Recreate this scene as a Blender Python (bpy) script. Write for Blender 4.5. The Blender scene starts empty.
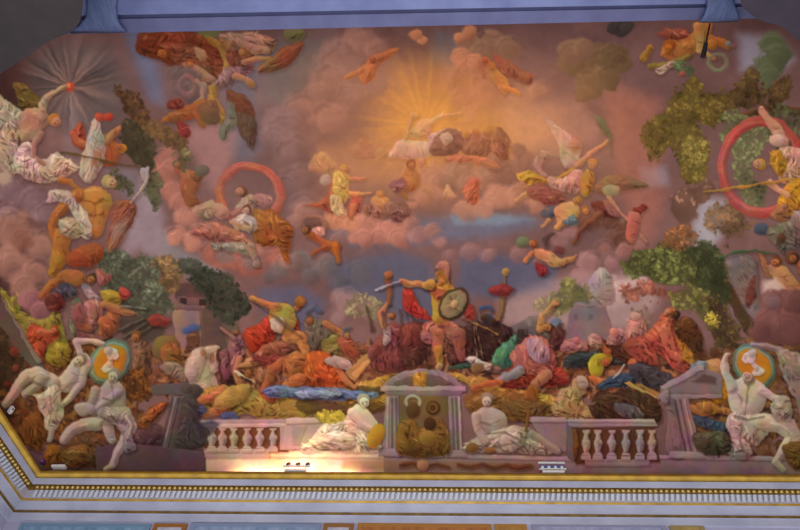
import bpy, bmesh, math, random
import numpy as np
from mathutils import Vector
C = bpy.context.scene.collection
# ------------------------------------------------------------------ camera, light, exposure
F_PX = 600.0
PITCH, YAW, ROLL = math.radians(52.9), math.radians(-3.3), math.radians(2.25)
fw = Vector((math.sin(YAW)*math.cos(PITCH), math.cos(YAW)*math.cos(PITCH), math.sin(PITCH)))
rt = fw.cross(Vector((0, 0, 1))).normalized()
up = rt.cross(fw)
cr, sr = math.cos(ROLL), math.sin(ROLL)
RT = rt*cr + up*sr
UP = up*cr - rt*sr
cd = bpy.data.cameras.new('camera'); cam = bpy.data.objects.new('camera', cd); C.objects.link(cam)
from mathutils import Matrix
cam.matrix_world = Matrix(((RT.x, UP.x, -fw.x, 0), (RT.y, UP.y, -fw.y, 0), (RT.z, UP.z, -fw.z, 0), (0, 0, 0, 1)))
cd.sensor_width = 36; cd.lens = 36*F_PX/800; cd.clip_end = 200
bpy.context.scene.camera = cam
w = bpy.data.worlds.new('World'); bpy.context.scene.world = w; w.use_nodes = True
w.node_tree.nodes['Background'].inputs[0].default_value = (1.0, 0.985, 1.0, 1)
w.node_tree.nodes['Background'].inputs[1].default_value = 1.0
vs = bpy.context.scene.view_settings
vs.view_transform = 'Standard'; vs.look = 'None'; vs.gamma = 1; vs.exposure = 0.38
vs.use_curve_mapping = False
PAINT_GAIN = np.array([1.0, .87, .73])
ad = bpy.data.lights.new('added_fill', 'AREA'); ad.shape = 'RECTANGLE'; ad.size = 12; ad.size_y = 4; ad.energy = 500; ad.color = (.95, .95, 1)  # unseen fill light, added to brighten the dim foot of the fresco
al_ = bpy.data.objects.new('added_fill', ad); C.objects.link(al_); al_.location = (0, -4.6, -.5)
al_.rotation_euler = (Vector((0, 12.7, 8.8))-al_.location).to_track_quat('-Z', 'Y').to_euler()
# ------------------------------------------------------------------ helpers
def s2l(c): c = np.asarray(c, float); return np.where(c <= .04045, c/12.92, ((np.maximum(c, 0)+.055)/1.055)**2.4)
def hx(s): s = s.lstrip('#'); return np.array([int(s[i:i+2], 16)/255 for i in (0, 2, 4)])
def pmat(name, col, rough=.6, metal=0., col2=None, scale=8., bump=0., detail=4, stretch=None, emit=0.):
    m = bpy.data.materials.new(name); m.use_nodes = True; nt = m.node_tree; b = nt.nodes['Principled BSDF']
    b.inputs['Roughness'].default_value = rough; b.inputs['Metallic'].default_value = metal
    a = list(s2l(hx(col)))+[1]; b.inputs['Base Color'].default_value = a
    if col2:
        tc = nt.nodes.new('ShaderNodeTexCoord'); n = nt.nodes.new('ShaderNodeTexNoise'); n.inputs['Scale'].default_value = scale; n.inputs['Detail'].default_value = detail
        r = nt.nodes.new('ShaderNodeValToRGB'); r.color_ramp.elements[0].color = a; r.color_ramp.elements[1].color = list(s2l(hx(col2)))+[1]
        r.color_ramp.elements[0].position = .35; r.color_ramp.elements[1].position = .65
        src = tc.outputs['Object']
        if stretch:
            mp = nt.nodes.new('ShaderNodeMapping'); mp.inputs['Scale'].default_value = stretch; nt.links.new(src, mp.inputs[0]); src = mp.outputs[0]
        nt.links.new(src, n.inputs['Vector']); nt.links.new(n.outputs['Fac'], r.inputs[0]); nt.links.new(r.outputs[0], b.inputs['Base Color'])
        if bump:
            bp = nt.nodes.new('ShaderNodeBump'); bp.inputs['Strength'].default_value = bump; bp.inputs['Distance'].default_value = .01
            nt.links.new(n.outputs['Fac'], bp.inputs['Height']); nt.links.new(bp.outputs[0], b.inputs['Normal'])
    if emit: b.inputs['Emission Color'].default_value = a; b.inputs['Emission Strength'].default_value = emit
    return m
def mesh_obj(name, V, Fc, mat, parent=None, smooth=False):
    me = bpy.data.meshes.new(name); me.from_pydata([tuple(v) for v in V], [], Fc); me.materials.append(mat)
    if smooth:
        for p in me.polygons: p.use_smooth = True
    me.update(); o = bpy.data.objects.new(name, me); C.objects.link(o)
    if parent: o.parent = parent
    return o
def empty(name, label, cat, loc=(0, 0, 0), group=None):
    o = bpy.data.objects.new(name, None); C.objects.link(o); o.location = loc; o.empty_display_size = .2
    o['label'] = label; o['category'] = cat
    if group: o['group'] = group
    return o
def ray(px, py):
    v = fw + RT*((px-400)/F_PX) + UP*((265-py)/F_PX); return v
def at_y(px, py, Y): v = ray(px, py); return v*(Y/v.y)
def at_z(px, py, Z): v = ray(px, py); return v*(Z/v.z)
def recalc(o):
    bm = bmesh.new(); bm.from_mesh(o.data); bmesh.ops.recalc_face_normals(bm, faces=bm.faces); bm.to_mesh(o.data); bm.free()
# ------------------------------------------------------------------ the room: walls, cornice, vault
D = 12.7                                     # cornice lip, far wall
P471 = at_y(400, 471, D); H0 = P471.z        # height of the cornice lip over the viewer
XL = at_y(41, 471, D).x                      # cornice lip, left wall
XR = 10.6                                    # cornice lip, right wall
YB = -5.5                                    # cornice lip behind the viewer
LEDGE = .45
VX0, VX1, VY0, VY1 = XL-LEDGE, XR+LEDGE, YB-LEDGE, D+LEDGE
VC = ((VX0+VX1)/2, (VY0+VY1)/2); VA, VB = (VX1-VX0)/2, (VY1-VY0)/2
VZ = H0-.12; VH = 4.9; NEXP = 2.6; MEXP = .5
def vault(x, y, grow=0.):
    X = np.clip(np.abs((x-VC[0])/(VA+grow)), 0, 1)**NEXP; Y = np.clip(np.abs((y-VC[1])/(VB+grow)), 0, 1)**NEXP
    return VZ+(VH+grow)*((1-X)*(1-Y))**MEXP
SAVE_CANVAS = None
# ------------------------------------------------------------------ fresco painter: pigments are laid on a fine grid that is then fitted to the vault
S = 1.6; X0, Y0, X1, Y1 = -50, 8, 850, 478
W, H = int((X1-X0)*S), int((Y1-Y0)*S)
rng = np.random.default_rng(7)
gx, gy = np.meshgrid(X0+np.arange(W)/S, Y0+np.arange(H)/S)
def vnoise(w, h, cell, oct=4, ax=1., ay=1., ang=0., r=rng, pers=.5, wx=0., wy=0.):
    yy, xx = np.mgrid[0:h, 0:w].astype(np.float32)/S; xx = xx+wx; yy = yy+wy
    if ang:
        c, s = math.cos(ang), math.sin(ang); xx, yy = xx*c+yy*s, -xx*s+yy*c
    xx = xx/ax; yy = yy/ay; out = np.zeros((h, w), np.float32); amp = 1.; tot = 0
    for k in range(oct):
        tab = r.random((64, 64)).astype(np.float32)
        u = xx/cell+17.3*k; v = yy/cell+9.1*k
        iu = np.floor(u).astype(int); iv = np.floor(v).astype(int); fu = u-iu; fv = v-iv
        fu = fu*fu*(3-2*fu); fv = fv*fv*(3-2*fv); g = lambda a, b: tab[b & 63, a & 63]
        out += amp*((g(iu, iv)*(1-fu)+g(iu+1, iv)*fu)*(1-fv)+(g(iu, iv+1)*(1-fu)+g(iu+1, iv+1)*fu)*fv)
        tot += amp; amp *= pers; cell /= 2.03
    return out/tot*2-1
def sm(a, b, x): t = np.clip((x-a)/(b-a), 0, 1); return t*t*(3-2*t)
def lattice(xs, ys, rows):
    A = np.array([[hx(c) for c in r.split()] for r in rows])
    wx = vnoise(W, H, 70, 4)*16; wy = vnoise(W, H, 70, 4)*11
    px = np.clip((gx+wx-xs[0])/(xs[1]-xs[0]), 0, len(xs)-1.001); py = np.clip((gy+wy-ys[0])/(ys[1]-ys[0]), 0, len(ys)-1.001)
    ix = px.astype(int); iy = py.astype(int); fx = (px-ix)[..., None]; fy = (py-iy)[..., None]
    fx = fx*fx*(3-2*fx); fy = fy*fy*(3-2*fy)
    return (A[iy, ix]*(1-fx)+A[iy, ix+1]*fx)*(1-fy)+(A[iy+1, ix]*(1-fx)+A[iy+1, ix+1]*fx)*fy
WX = vnoise(W, H, 22, 2)*11; WY = vnoise(W, H, 22, 2)*11
WOB = vnoise(W, H, 8, 3)*2.6
CN = np.stack([vnoise(W, H, 16, 4)*.16+vnoise(W, H, 13, 3)*.025*q for q in (1, 0, -1.5)], -1)
PIX = None; IDS = np.zeros((H, W), np.int32)
PARTS = [('painted_sky', None, 0)]            # name, label, parent index (0: the fresco itself)
CUR = 0
def spline(P, n=5):
    P = np.array(P, float); N = len(P); out = []
    for i in range(N):
        a, b, c, d = P[i-1], P[i], P[(i+1) % N], P[(i+2) % N]
        for k in range(n):
            t = k/n; out.append(.5*((2*b)+(-a+c)*t+(2*a-5*b+4*c-d)*t*t+(-a+3*b-3*c+d)*t**3))
    return np.array(out)
def window(P, pad):
    x0 = max(int((P[:, 0].min()-pad-X0)*S), 0); x1 = min(int((P[:, 0].max()+pad-X0)*S)+2, W)
    y0 = max(int((P[:, 1].min()-pad-Y0)*S), 0); y1 = min(int((P[:, 1].max()+pad-Y0)*S)+2, H)
    return (slice(y0, y1), slice(x0, x1)) if x1 > x0+1 and y1 > y0+1 else None
def sd_poly(P, X, Y):                         # signed distance, positive inside
    inside = np.zeros(X.shape, bool); d = np.full(X.shape, 1e9)
    for i in range(len(P)):
        (ax, ay), (bx, by) = P[i-1], P[i]; ex, ey = bx-ax, by-ay; L = ex*ex+ey*ey+1e-9
        t = np.clip(((X-ax)*ex+(Y-ay)*ey)/L, 0, 1); d = np.minimum(d, (X-ax-t*ex)**2+(Y-ay-t*ey)**2)
        if ay != by:
            c = ((ay > Y) != (by > Y)) & (X < (Y-ay)*ex/ey+ax); inside ^= c
    d = np.sqrt(d); return np.where(inside, d, -d)
def sd_limb(Q, X, Y):
    best = np.full(X.shape, -1e9)
    if len(Q) == 1: return Q[0][2]-np.hypot(X-Q[0][0], Y-Q[0][1])
    for (ax, ay, ra), (bx, by, rb) in zip(Q, Q[1:]):
        ex, ey = bx-ax, by-ay; t = np.clip(((X-ax)*ex+(Y-ay)*ey)/(ex*ex+ey*ey+1e-9), 0, 1)
        best = np.maximum(best, ra+(rb-ra)*t-np.hypot(X-ax-t*ex, Y-ay-t*ey))
    return best
LX, LY = -.45, -.75
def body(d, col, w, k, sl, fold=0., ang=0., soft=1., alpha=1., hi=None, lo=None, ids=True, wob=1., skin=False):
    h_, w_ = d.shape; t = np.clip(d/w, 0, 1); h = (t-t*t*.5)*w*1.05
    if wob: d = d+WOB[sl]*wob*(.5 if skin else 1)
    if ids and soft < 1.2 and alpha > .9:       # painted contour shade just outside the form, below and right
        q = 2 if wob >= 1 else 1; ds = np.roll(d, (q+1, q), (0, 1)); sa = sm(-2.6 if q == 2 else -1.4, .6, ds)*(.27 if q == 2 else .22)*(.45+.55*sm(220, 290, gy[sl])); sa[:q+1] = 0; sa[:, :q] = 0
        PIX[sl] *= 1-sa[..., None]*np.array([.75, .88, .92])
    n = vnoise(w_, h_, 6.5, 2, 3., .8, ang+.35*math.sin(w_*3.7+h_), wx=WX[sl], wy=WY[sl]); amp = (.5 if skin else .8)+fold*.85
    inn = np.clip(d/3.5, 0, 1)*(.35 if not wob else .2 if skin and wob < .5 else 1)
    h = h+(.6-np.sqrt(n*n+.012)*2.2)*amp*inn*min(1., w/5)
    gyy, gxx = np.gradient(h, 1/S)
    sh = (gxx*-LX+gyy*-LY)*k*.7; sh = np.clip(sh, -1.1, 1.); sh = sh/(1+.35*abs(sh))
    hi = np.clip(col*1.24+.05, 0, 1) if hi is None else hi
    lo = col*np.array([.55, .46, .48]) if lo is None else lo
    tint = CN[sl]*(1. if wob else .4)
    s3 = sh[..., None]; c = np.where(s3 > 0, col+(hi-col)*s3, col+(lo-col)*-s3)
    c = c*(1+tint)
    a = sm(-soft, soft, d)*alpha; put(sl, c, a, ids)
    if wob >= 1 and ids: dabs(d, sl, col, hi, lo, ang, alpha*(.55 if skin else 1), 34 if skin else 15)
def stroke(x, y, ln, wd, an, c, al, bend=0.):
    cx, sx = math.cos(an), math.sin(an); s2 = window(np.array([(x-ln, y-ln), (x+ln, y+ln)]), 2)
    if not s2: return
    qx, qy = gx[s2]-x, gy[s2]-y; u = qx*cx+qy*sx; v = -qx*sx+qy*cx; v = v+bend*u*u/ln
    t = 1-np.clip(abs(u)/ln, 0, 1)**2; a = sm(wd*(.3+.7*t)+.45, wd*(.3+.7*t)*.35-.2, abs(v))*(abs(u) < ln)*al*t**.5
    PIX[s2] = PIX[s2]*(1-a[..., None])+c*a[..., None]
ACC = [hx(v) for v in ('#d2a878', '#c8b09a', '#7a3a26', '#4a2c22', '#8c5a30', '#a85c3c', '#5c4a40')]
def dabs(d, sl, col, hi, lo, ang, alpha, per=15):
    iy, ix = np.nonzero(d > 1.2); N = int(len(iy)/(S*S)/per)
    if not N: return
    X, Y = gx[sl], gy[sl]; n = vnoise(d.shape[0] and d.shape[1], d.shape[0], 15, 2)
    light = np.gradient(np.clip(d, 0, 8), axis=(0, 1)); lum = (light[0]*.75+light[1]*.45)*S
    for j in rng.integers(0, len(iy), N):
        y_, x_ = iy[j], ix[j]; b = lum[y_, x_]+rng.normal()*.45; q = rng.random()
        c = hi*1.04 if b > .35 else lo*.9 if b < -.25 else col*(.9+.2*q)
        if rng.random() < .16: c = c*.55+ACC[rng.integers(len(ACC))]*.45
        c = np.clip(c*(1+rng.normal(0, .05, 3)), 0, 1)
        stroke(X[y_, x_], Y[y_, x_], 2.2+3.6*q, .55+.75*rng.random(), ang+n[y_, x_]*2.4+rng.normal()*.25, c, .62*alpha, rng.normal()*.25)
def put(sl, c, a, ids=True):
    PIX[sl] = PIX[sl]*(1-a[..., None])+c*a[..., None]
    if ids: IDS[sl] = np.where(a > .45, CUR, IDS[sl])
def pts(tok): return [tuple(float(v) for v in t.split(',')) for t in tok if ',' in t]
def opts(tok): return {t.split('=')[0]: (t.split('=')[1]) for t in tok if '=' in t}
def paint(line):
    global CUR
    tok = line.split(); kd = tok[0]; col = hx(tok[1]); lum = col.mean(); col = lum+(col-lum)*(.86 if kd in 'pdlhe' else .95); col = col*(.95 if kd in 'pdl' else 1)*np.array([1, .985, .95]); o = opts(tok); P = pts(tok[2:]); al = float(o.get('a', 1)); so = float(o.get('s', .9)); k = float(o.get('k', .8))
    ids = 'n' not in tok
    if kd in 'pdbg':
        Q = spline(P) if kd in 'pd' else np.array(P, float)
        sl = window(Q, 3+so)
        if not sl: return
        X, Y = gx[sl], gy[sl]; d = sd_poly(Q, X, Y)
        if kd == 'b': body(d, col, 2., k*.5, sl, soft=.7, alpha=al, ids=ids, wob=.25)
        elif kd == 'g': put(sl, np.broadcast_to(col, d.shape+(3,)), sm(-so, so, d)*al, ids)
        else:
            wd = float(o.get('w', max(3., min(d.max(), 14))))
            body(d, col, wd, k, sl, float(o.get('f', 2.2 if kd == 'd' else .25)), math.radians(float(o.get('t', 40))), so, al, ids=ids, wob=float(o.get('q', 1)), skin=kd == 'p')
    elif kd == 'l':
        A = np.array([(x+s*r, y+s*r) for x, y, r in P for s in (-1, 1)]); sl = window(A, 2)
        if not sl: return
        d = sd_limb(P, gx[sl], gy[sl]); body(d, col, max(r for _, _, r in P), k*1.15, sl, soft=so, alpha=al, ids=ids, wob=float(o.get('q', 1)), skin=True)
    elif kd == 'h':                           # head: skin, x,y,r  hair colour  face direction in degrees
        x, y, r = P[0]; r *= .9; hair = hx(o.get('hair', '#5a4030')); fa = math.radians(float(o.get('face', 90))); cx, sx = math.cos(fa), math.sin(fa)
        sl = window(np.array([(x-2*r, y-2*r), (x+2*r, y+2*r)]), 1)
        if not sl: return
        X, Y = gx[sl], gy[sl]
        def el(ox, oy, ra, rb, c, kk=.7, i=True):   # offset along face direction / across it
            qx, qy = X-x-(ox*cx-oy*sx)*r, Y-y-(ox*sx+oy*cx)*r; u = qx*cx+qy*sx; v = -qx*sx+qy*cx
            d = (1-np.hypot(u/(ra*r), v/(rb*r)))*min(ra, rb)*r; body(d, c, min(ra, rb)*r, kk, sl, soft=.6, ids=ids and i, wob=.3, skin=True)
        el(-.3, 0, 1.0, 1.0, hair); el(.24, .04, .84, .76, col); el(.22, .3, .14, .2, col*.74); el(.22, -.3, .14, .2, col*.74)
        el(.45, 0, .24, .1, np.clip(col*1.12, 0, 1)); el(.8, 0, .07, .18, col*np.array([.85, .66, .66]))
    elif kd == 'c':                           # cloud: puffs
        A = np.array([(x+s*r, y+s*r) for x, y, r in P for s in (-1.2, 1.2)]); sl = window(A, 4)
        if not sl: return
        X, Y = gx[sl], gy[sl]; n = vnoise(X.shape[1], X.shape[0], 15, 4); n2 = vnoise(X.shape[1], X.shape[0], 26, 4, wx=WX[sl]*.7, wy=WY[sl]*.7)
        P = [(x, y, r*1.14) for x, y, r in P]
        for x, y, r in P:
            d = r-np.hypot(X-x, (Y-y)*1.12)+n*r*.5; nx, ny = (X-x)/r, (Y-y)/r
            lit = np.clip(.15-(nx*.55+ny*.8)*.85+n2*.8, -1, 1)*k
            hi = np.clip(col*1.17+.045, 0, 1); lo = col*np.array([.72, .7, .76]); l3 = lit[..., None]
            put(sl, np.where(l3 > 0, col+(hi-col)*l3, col+(lo-col)*-l3), sm(-r*.1, float(o.get('s', r*.5)), d)*al, ids)
        for x, y, r in P:
            if r < 7: continue
            rr = np.hypot(X-x, (Y-y)*1.12)+n*r*.45; dr = -((X-x)*.5+(Y-y)*.8)/(np.hypot(X-x, Y-y)+1)
            for f_, st in ((.86, .30), (.5, .16)):
                a = np.exp(-((rr-r*f_)/(r*.09+.6))**2)*np.clip(dr+.1, 0, 1)*st*al*k; put(sl, np.broadcast_to(np.clip(col*1.3+.07, 0, 1), a.shape+(3,)), a, False)
                a = np.exp(-((rr-r*(f_-.2))/(r*.1+.6))**2)*np.clip(dr+.2, 0, 1)*st*.8*al*k; put(sl, np.broadcast_to(col*.62, a.shape+(3,)), a, False)
    elif kd == 'z':                           # crowded small strokes from a palette
        Q = spline(P); sl = window(Q, 4); X, Y = gx[sl], gy[sl]; d = sd_poly(Q, X, Y); pal = [hx('#'+v) for v in o['pal'].split('/')]
        if ids: IDS[sl] = np.where(d > 0, CUR, IDS[sl])
        iy, ix = np.nonzero(d > 0); N = int(len(iy)/(S*S)*float(o.get('n', .05))); L = float(o.get('l', 5)); wd = float(o.get('w', 1.6)); ta = math.radians(float(o.get('t', 20))); js = float(o.get('j', 1.2))
        for j in rng.integers(0, len(iy), N):
            c = pal[rng.integers(len(pal))]*(.85+.3*rng.random())
            stroke(X[iy[j], ix[j]], Y[iy[j], ix[j]], L*(.5+rng.random()), wd*(.5+rng.random()), ta+rng.normal()*js, np.clip(c, 0, 1), .75*al, rng.normal()*.3)
    elif kd == 'f':                           # foliage inside a loose outline
        Q = spline(P); sl = window(Q, 8)
        if not sl: return
        X, Y = gx[sl], gy[sl]; d = sd_poly(Q, X, Y); n = vnoise(X.shape[1], X.shape[0], 12, 3)
        under = float(o.get('u', .75)); c2 = hx(o.get('c2', tok[1])); base = col*.78
        put(sl, np.broadcast_to(base, d.shape+(3,))*(1+.18*n[..., None]), sm(-2, 3, d+n*7)*under*al, ids)
        N = int((d > -3).sum()/(S*S)*float(o.get('n', .11))); iy, ix = np.nonzero(d > -2); sel = rng.integers(0, max(len(iy), 1), N)
        R = float(o.get('r', 1.9))
        for j in sel:
            px, py = X[iy[j], ix[j]], Y[iy[j], ix[j]]
            if n[iy[j], ix[j]] < -.25 and d[iy[j], ix[j]] < 5: continue
            mix = rng.random(); br = (.78+.34*rng.random())*(1+.55*n[iy[j], ix[j]]-.2*(py-Q[:, 1].min())/(np.ptp(Q[:, 1])+1)+.1); c = (col*(1-mix)+c2*mix)*br; a2 = rng.random()*3.14; rr = R*(.6+.8*rng.random())
            s2 = window(np.array([(px-rr, py-rr), (px+rr, py+rr)]), 1)
            if not s2: continue
            qx, qy = gx[s2]-px, gy[s2]-py; u = qx*math.cos(a2)+qy*math.sin(a2); v = -qx*math.sin(a2)+qy*math.cos(a2)
            put(s2, np.broadcast_to(c, u.shape+(3,)), sm(1.25, .7, np.hypot(u/rr, v/(rr*.6)))*.7*al, ids)
    elif kd == 'y':                           # rays from a centre: x,y  inner,outer
        (x, y), (r0, r1) = P[0], P[1]; sl = window(np.array([(x-r1, y-r1), (x+r1, y+r1)]), 1); X, Y = gx[sl], gy[sl]
        r = np.hypot(X-x, Y-y); th = np.arctan2(Y-y, X-x); tab = rng.random(256); nn = float(o.get('m', 60)); t = (th/6.2832+.5)*nn; i = np.floor(t).astype(int); f = t-i; f = f*f*(3-2*f)
        v = tab[i % int(nn)]*(1-f)+tab[(i+1) % int(nn)]*f; c2 = hx(o.get('c2', tok[1])); c = col*(1-v[..., None])+c2*v[..., None]
        put(sl, c, sm(r1, r0+(r1-r0)*.2, r)*(abs(v-.5)*1.1+.35)*al, ids)
    elif kd == 'r':                           # ring: x,y  rx,ry  thickness as w
        (x, y), (rx, ry) = P[0], P[1]; wd = float(o.get('w', 4)); sl = window(np.array([(x-rx, y-ry), (x+rx, y+ry)]), wd+2)
        X, Y = gx[sl], gy[sl]; q = math.radians(float(o.get('t', 0))); u = (X-x)*math.cos(q)+(Y-y)*math.sin(q); v = -(X-x)*math.sin(q)+(Y-y)*math.cos(q)
        rr = np.hypot(u/rx, v/ry); d = wd/2-abs(rr-1)*min(rx, ry); body(d, col, wd/2, k, sl, .3, alpha=al, ids=ids, wob=.5, skin=True)
    elif kd == 'e':
        (x, y), (rx, ry) = P[0], P[1]; sl = window(np.array([(x-max(rx, ry), y-max(rx, ry)), (x+max(rx, ry), y+max(rx, ry))]), 2)
        if not sl: return
        X, Y = gx[sl], gy[sl]; q = math.radians(float(o.get('t', 0))); u = (X-x)*math.cos(q)+(Y-y)*math.sin(q); v = -(X-x)*math.sin(q)+(Y-y)*math.cos(q)
        d = (1-np.hypot(u/rx, v/ry))*min(rx, ry); body(d, col, float(o.get('w', min(rx, ry))), k, sl, soft=so, alpha=al, ids=ids, wob=float(o.get('q', .4)), skin=True)
def run_painting(text):
    global CUR
    last = 0
    for ln in text.strip().splitlines():
        ln = ln.strip()
        if not ln or ln[0] == '%': continue
        if ln[0] == '@':
            sub = ln.startswith('@@'); nm, _, lb = ln.lstrip('@').partition('|')
            if ln.startswith('@='): CUR = 0; continue
            PARTS.append((nm.strip(), lb.strip() or None, last if sub else 0)); CUR = len(PARTS)-1
            if not sub: last = CUR
        else: paint(ln)
PIX = lattice([-50, 0, 50], [30, 75], [
 '#6a5a62 #6a5a62 #655a62 #66606a #8a5f58 #7a5040 #6f5f60 #75686a #8c6462 #a0706a #8a7468 #a07468 #b07a6c #a97c72 #8f7a78 #8c7b84 #8589a4 #8a8496 #8a8496',
 '#4a3e42 #4a3e42 #685e66 #5c5c66 #8a8186 #7c6460 #666066 #84706e #a0766c #c0905a #c48e58 #c08466 #c88872 #ba867a #a29694 #988680 #84857c #7e786e #7e786e',
 '#8a7270 #8a7270 #77706f #7a7478 #8f8488 #8c7476 #75686c #9a7068 #b07f68 #c48e58 #cc965e #c48e70 #ca927e #c4887a #ac8276 #7c6a48 #7c7448 #8a7a50 #8a7a50',
 '#8a7470 #8a7470 #8a7a72 #6f6a58 #8a8a98 #8a7684 #80788a #7d6668 #a87c66 #c08e66 #b08068 #b88872 #a87a70 #b07c74 #8a7e8c #8a7a50 #7a7458 #9a7a50 #9a7a50',
 '#8a7680 #8a7680 #86705c #7e7a80 #9a9aa8 #a5848a #857680 #6f6a7a #8a6c66 #99716a #a27870 #a27c7a #8a7070 #a07070 #b08078 #9aa0b8 #8a8a90 #8a7a78 #8a7a78',
 '#6a4a48 #6a4a48 #6c4630 #7c7060 #848478 #827a80 #7a7080 #6e6c80 #6a6c82 #666a82 #6a6c80 #7a6a70 #8a6c6a #a07c76 #8a7c5c #93909c #8f8088 #7a6a68 #7a6a68',
 '#5c4038 #5c4038 #644430 #5a543f #62625a #5c5c54 #5e5858 #666068 #706a74 #6a6c7e #6a6e80 #7c737c #9a8488 #a58a90 #8f7468 #5c5a3e #5c4a4c #6c504c #6c504c',
 '#5a4426 #5a4426 #6a4428 #54382a #4c3428 #7a4e3a #7c5038 #7a4e38 #8a604e #5c3c30 #5c382c #70442e #7a5a4c #745646 #80442e #5c402a #4c3028 #543430 #543430',
 '#4c3620 #4c3620 #5e4026 #50361e #4a3024 #7c6030 #745628 #74562a #8a6832 #6a4a26 #845e30 #6a4624 #6e4828 #50341e #5e422c #4c3424 #503826 #4a3226 #4a3226',
 '#5c4434 #5c4434 #6c4c34 #5c4440 #4c3c40 #6f4a34 #7a5236 #7a5236 #7a5236 #6a5040 #6a5040 #6a5040 #6c4a38 #5e3e30 #5c4238 #4c4038 #5a4a38 #5e4a34 #5e4a34',
 '#5c4434 #5c4434 #6c4c34 #5c4440 #4c3c40 #6f4a34 #7a5236 #7a5236 #7a5236 #6a5040 #6a5040 #6a5040 #6c4a38 #5e3e30 #5c4238 #4c4038 #5a4a38 #5e4a34 #5e4a34'])
m_ = PIX.mean(-1, keepdims=True); PIX = np.clip(m_+(PIX-m_)*1.3, 0, 1)*np.array([1.13, 1.0, .9])
PIX = PIX*(1+.16*vnoise(W, H, 44, 5, 1.3, .8, wx=WX, wy=WY)[..., None])
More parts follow.
